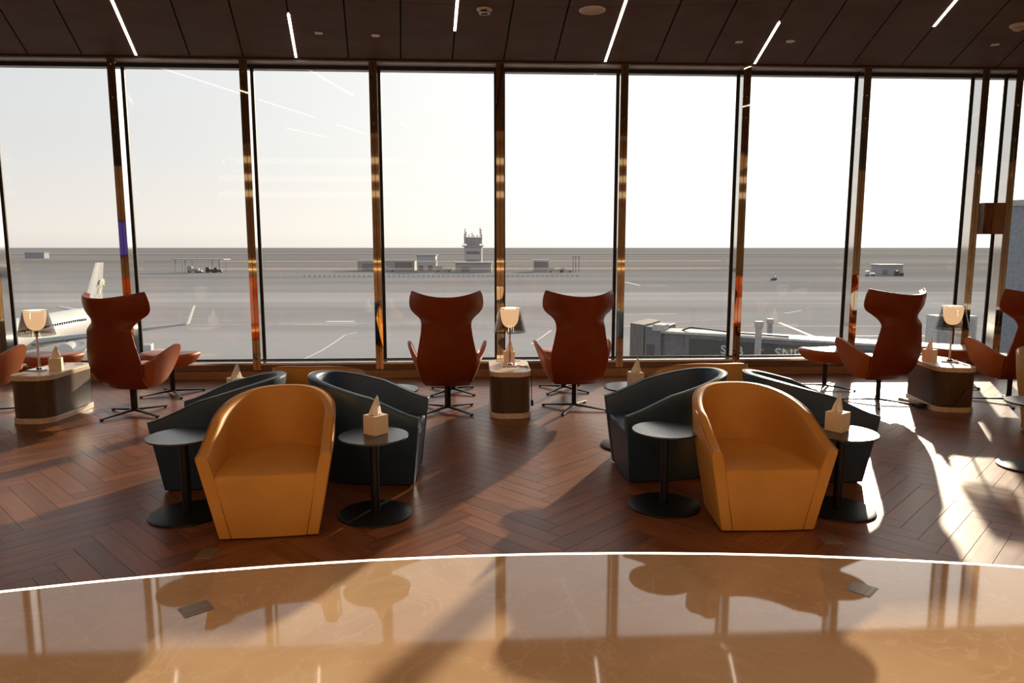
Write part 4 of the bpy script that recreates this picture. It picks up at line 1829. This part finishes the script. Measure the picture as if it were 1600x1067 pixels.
def bridge_x(px):
    """distance along the tunnel side that shows at picture column px"""
    d = at(px, 1.0, 0)
    nx, ny = -ax.y, ax.x
    ox, oy = pA.x - 1.48 * nx, pA.y - 1.48 * ny
    # solve t*d = o + x*ax
    det = d.x * -ax.y + d.y * ax.x
    tt = (ox * -ax.y + oy * ax.x) / det
    return (tt * d.x - ox) * ax.x + (tt * d.y - oy) * ax.y, tt


def lettering(txt, size, px, py):
    x, dist = bridge_x(px)
    cu = bpy.data.curves.new('lettering', 'FONT')
    cu.body = txt
    cu.size = size
    cu.extrude = 0.01
    cu.offset = 0.012
    cu.align_x = 'CENTER'
    tmp = bpy.data.objects.new('tmp', cu)
    COL.objects.link(tmp)
    dg = bpy.context.evaluated_depsgraph_get()
    me = bpy.data.meshes.new_from_object(tmp.evaluated_get(dg))
    bpy.data.objects.remove(tmp)
    me.materials.clear()
    me.materials.append(MATS['letter_white'])
    o = bpy.data.objects.new('lettering', me)
    COL.objects.link(o)
    o.parent = jb
    o.location = (x, -1.482, zt(py, dist))
    o.rotation_euler = (pi / 2, 0, 0)
    return o


for pa, pb in ((1079, 1221), (1223, 1420)):
    bm = bmesh.new()
    box(bm, bridge_x(pa)[0], bridge_x(pb)[0], -1.478, -1.24, ROOF - 2.9, ROOF - 0.28)
    obj('glazing', bm, 'bridge_green', jb)
lettering('SNB', 0.66, 1147, 553.5)
lettering('SNB', 0.74, 1236, 560)
for px, d, top, wpx, lab in ((1188, 35.5, 502, 11, 'left in front of it'), (1205, 46.0, 498, 9, 'right behind it')):
    p = at(px, d)
    t = empty('service_column', (p.x, p.y, 0), -0.0526)
    tag(t, 'grey square capped column by the boarding bridge, %s' % lab, 'column')
    w = wpx / 1115.74 * d / 2
    z1 = zt(top, d)
    bm = bmesh.new()
    box(bm, -w * 0.72, w * 0.72, -w * 0.72, w * 0.72, GZ, z1 - 0.3)
    obj('shaft', bm, 'shed_grey', t)
    bm = bmesh.new()
    box(bm, -w, w, -w, w, z1 - 0.3, z1)
    obj('cap', bm, 'tower_steel', t)

# ---- pier of the terminal at the far right
pr_ = empty('terminal_pier', at(1566, 38.0, 0.0), -0.71)
tag(pr_, 'blue grey end of a terminal pier at the right picture edge', 'building')
bm = bmesh.new()
box(bm, 0, 14, 0, 16, GZ, zt(322, 38))
obj('wall_block', bm, 'pier_grey', pr_)
for k in range(3):
    bm = bmesh.new()
    box(bm, 1.5 + k * 4.2, 5.0 + k * 4.2, -0.08, 0.02, -1.2, 2.4)
    obj('window', bm, 'plane_window', pr_)
bm = bmesh.new()
box(bm, -0.1, 14.4, -0.2, 16, zt(322, 38), zt(322, 38) + 0.3)
obj('parapet', bm, 'shed_grey', pr_)
pl_ = empty('apron_platform', at(1490, 60.0, 0.0), -0.0526)
tag(pl_, 'pale grey service platform behind the right table lamp', 'platform')
bm = bmesh.new()
box(bm, -1.2, 2.2, 0, 1.6, GZ, zt(494, 60))
obj('body', bm, 'shed_pale', pl_)
bm = bmesh.new()
box(bm, -1.0, 2.0, -0.1, 0.02, zt(552, 60), zt(500, 60))
obj('panel', bm, 'shed_grey', pl_)


# ---- airliner on the left stand
def airliner():
    tail = at(158, 104)
    nose_dir = Vector((0.08, -0.997, 0))
    c, s = cos(0.0526), sin(0.0526)
    nd = Vector((nose_dir.x * c + -nose_dir.y * -s, -nose_dir.x * s + nose_dir.y * c, 0))
    t = empty('airliner', (tail.x, tail.y, GZ), atan2(nd.y, nd.x))
    tag(t, 'white airliner with a palm emblem on its tail, parked outside the left windows', 'airplane')
    # local +X to the nose, origin under the fin
    R = 2.0
    prof = [(-2.2, 0.10, 4.9), (0, 0.7, 4.6), (3, 1.25, 4.2), (7, 1.85, 3.75), (11, 2.0, 3.6), (24, 2.0, 3.6), (29, 2.0, 3.6), (31.5, 1.75, 3.5), (33.5, 1.2, 3.25), (34.6, 0.6, 3.05), (35.0, 0.08, 2.95)]
    bm = bmesh.new()
    P = []
    for x, r, z in prof:
        P.append([(x, r * cos(2 * pi * k / 28), z + r * sin(2 * pi * k / 28)) for k in range(28)])
    V = grid(bm, P, close_v=True)
    bm.faces.new(V[0])
    bm.faces.new(V[-1][::-1])
    obj('fuselage', bm, 'plane_white', t, smooth=60)
    bm = bmesh.new()
    for side in (-1, 1):
        for k in range(38):
            x = 8.5 + k * 0.53
            box(bm, x, x + 0.24, side * 1.90 - 0.03, side * 1.90 + 0.03, 4.15, 4.5)
    w = obj('cabin_windows', bm, 'plane_window', t)

    def slab(name, pts_root, pts_tip, th_r, th_t, m):
        """flying surface: (x_le, x_te, y, z) at root and tip"""
        bm = bmesh.new()
        P = []
        for (xl, xt, y, z, th) in (pts_root + (th_r,), pts_tip + (th_t,)):
            c_ = xl - xt
            row = []
            for f, h in ((0, 0.0), (0.12, 0.5), (0.4, 0.55), (1.0, 0.04), (1.0, -0.04), (0.4, -0.4), (0.12, -0.4)):
                row.append((f, h, xl - f * c_, y, z, th))
            P.append(row)
        return bm, P
    for side in (-1, 1):
        bm, P = slab('wing', (21.5, 14.5, side * 1.6, 2.7), (13.6, 12.0, side * 16.6, 4.0), 0.9, 0.25, None)
        Q = [[(x, y, z + h * th) for (f, h, x, y, z, th) in row] for row in P]
        V = grid(bm, Q, close_v=True)
        bm.faces.new(V[0])
        bm.faces.new(V[-1][::-1])
        wg = obj('wing', bm, 'plane_grey', t)
        bm, P = slab('winglet', (13.6, 12.0, side * 16.6, 4.0), (12.3, 11.3, side * 17.2, 6.3), 0.22, 0.12, None)
        Q = [[(x, y + side * h * th, z) for (f, h, x, y, z, th) in row] for row in P]
        V = grid(bm, Q, close_v=True)
        bm.faces.new(V[0])
        bm.faces.new(V[-1][::-1])
        obj('winglet', bm, 'plane_white', wg)
        bm, P = slab('tailplane', (4.2, 0.6, side * 0.6, 4.7), (0.4, -1.2, side * 6.2, 5.3), 0.4, 0.15, None)
        Q = [[(x, y, z + h * th) for (f, h, x, y, z, th) in row] for row in P]
        V = grid(bm, Q, close_v=True)
        bm.faces.new(V[0])
        bm.faces.new(V[-1][::-1])
        obj('tailplane', bm, 'plane_grey', t)
        bm = bmesh.new()
        prf = [(0, 21.8), (0.95, 21.8), (1.08, 21.2), (1.05, 19.6), (0.7, 18.2), (0.5, 17.6), (0, 17.2)]
        rows = []
        for r, x in prf:
            rows.append([(x, side * 5.8 + max(r, 0.01) * cos(2 * pi * k / 20), 1.75 + max(r, 0.01) * sin(2 * pi * k / 20)) for k in range(20)])
        grid(bm, rows, close_v=True)
        obj('engine', bm, 'plane_white', t, smooth=50)
    # fin
    bm = bmesh.new()
    prof = [(0.10, 0), ]
    root = (5.8, 0.2, 5.1)
    tip = (1.0, -1.4, 11.7)
    P = []
    for (xl, xt, z), th in ((root, 0.30), (tip, 0.14)):
        c_ = xl - xt
        P.append([(xl - f * c_, h * th, z) for f, h in ((0, 0), (0.15, 0.8), (0.45, 1), (1, 0.1), (1, -0.1), (0.45, -1), (0.15, -0.8))])
    V = grid(bm, P, close_v=True)
    bm.faces.new(V[0])
    bm.faces.new(V[-1][::-1])
    fin = obj('fin', bm, 'plane_grey', t)
    # palm emblem on both faces: trunk, seven fronds and two crossed blades below
    for side in (-1, 1):
        bm = bmesh.new()

        def ep(u, w_):
            z = 7.6 + w_
            x = 0.95 - (z - 7.6) * 0.55 + u
            return (x, side * 0.42, z)

        def blade(pts, wd):
            P = []
            for i, (u, w_) in enumerate(pts):
                f = i / (len(pts) - 1)
                ww = wd * sin(pi * min(0.96, 0.12 + f * 0.85))
                du = pts[min(i + 1, len(pts) - 1)][0] - pts[max(0, i - 1)][0]
                dw = pts[min(i + 1, len(pts) - 1)][1] - pts[max(0, i - 1)][1]
                l = hypot(du, dw) or 1
                P.append([ep(u - dw / l * ww, w_ + du / l * ww), ep(u + dw / l * ww, w_ - du / l * ww)])
            grid(bm, P)
        blade([(0, -0.6), (0.02, 0.2), (0, 1.1)], 0.16)
        for a in (-105, -70, -38, 0, 38, 70, 105):
            ar = radians(a)
            blade([(0, 1.1), (sin(ar) * 0.45, 1.1 + cos(ar) * 0.45 + 0.12), (sin(ar) * 0.95, 1.1 + cos(ar) * 0.8 - 0.1 * abs(sin(ar)) * 2)], 0.15)
        blade([(-1.0, -0.9), (-0.2, -1.25), (0.5, -0.95), (0.95, -0.3)], 0.10)
        blade([(1.0, -0.9), (0.2, -1.25), (-0.5, -0.95), (-0.95, -0.3)], 0.10)
        obj('palm_emblem', bm, 'emblem_gold', fin)
    for x, y in ((30.5, 0), (17.0, 3.6), (17.0, -3.6)):
        bm = bmesh.new()
        tube(bm, [(x, y, 0.6), (x, y, 2.4)], 0.16, 8)
        for dy in (-0.3, 0.3):
            tube(bm, [(x, y + dy - 0.17, 0.55), (x, y + dy + 0.17, 0.55)], 0.55, 14)
        obj('landing_gear', bm, 'vehicle_dark', t)


airliner()
vehicle(238, 62 + 26, 4.6, 2.0, 'vehicle_pale', 'pale baggage tug on the apron behind the left turned wing chair', rot=0.3)
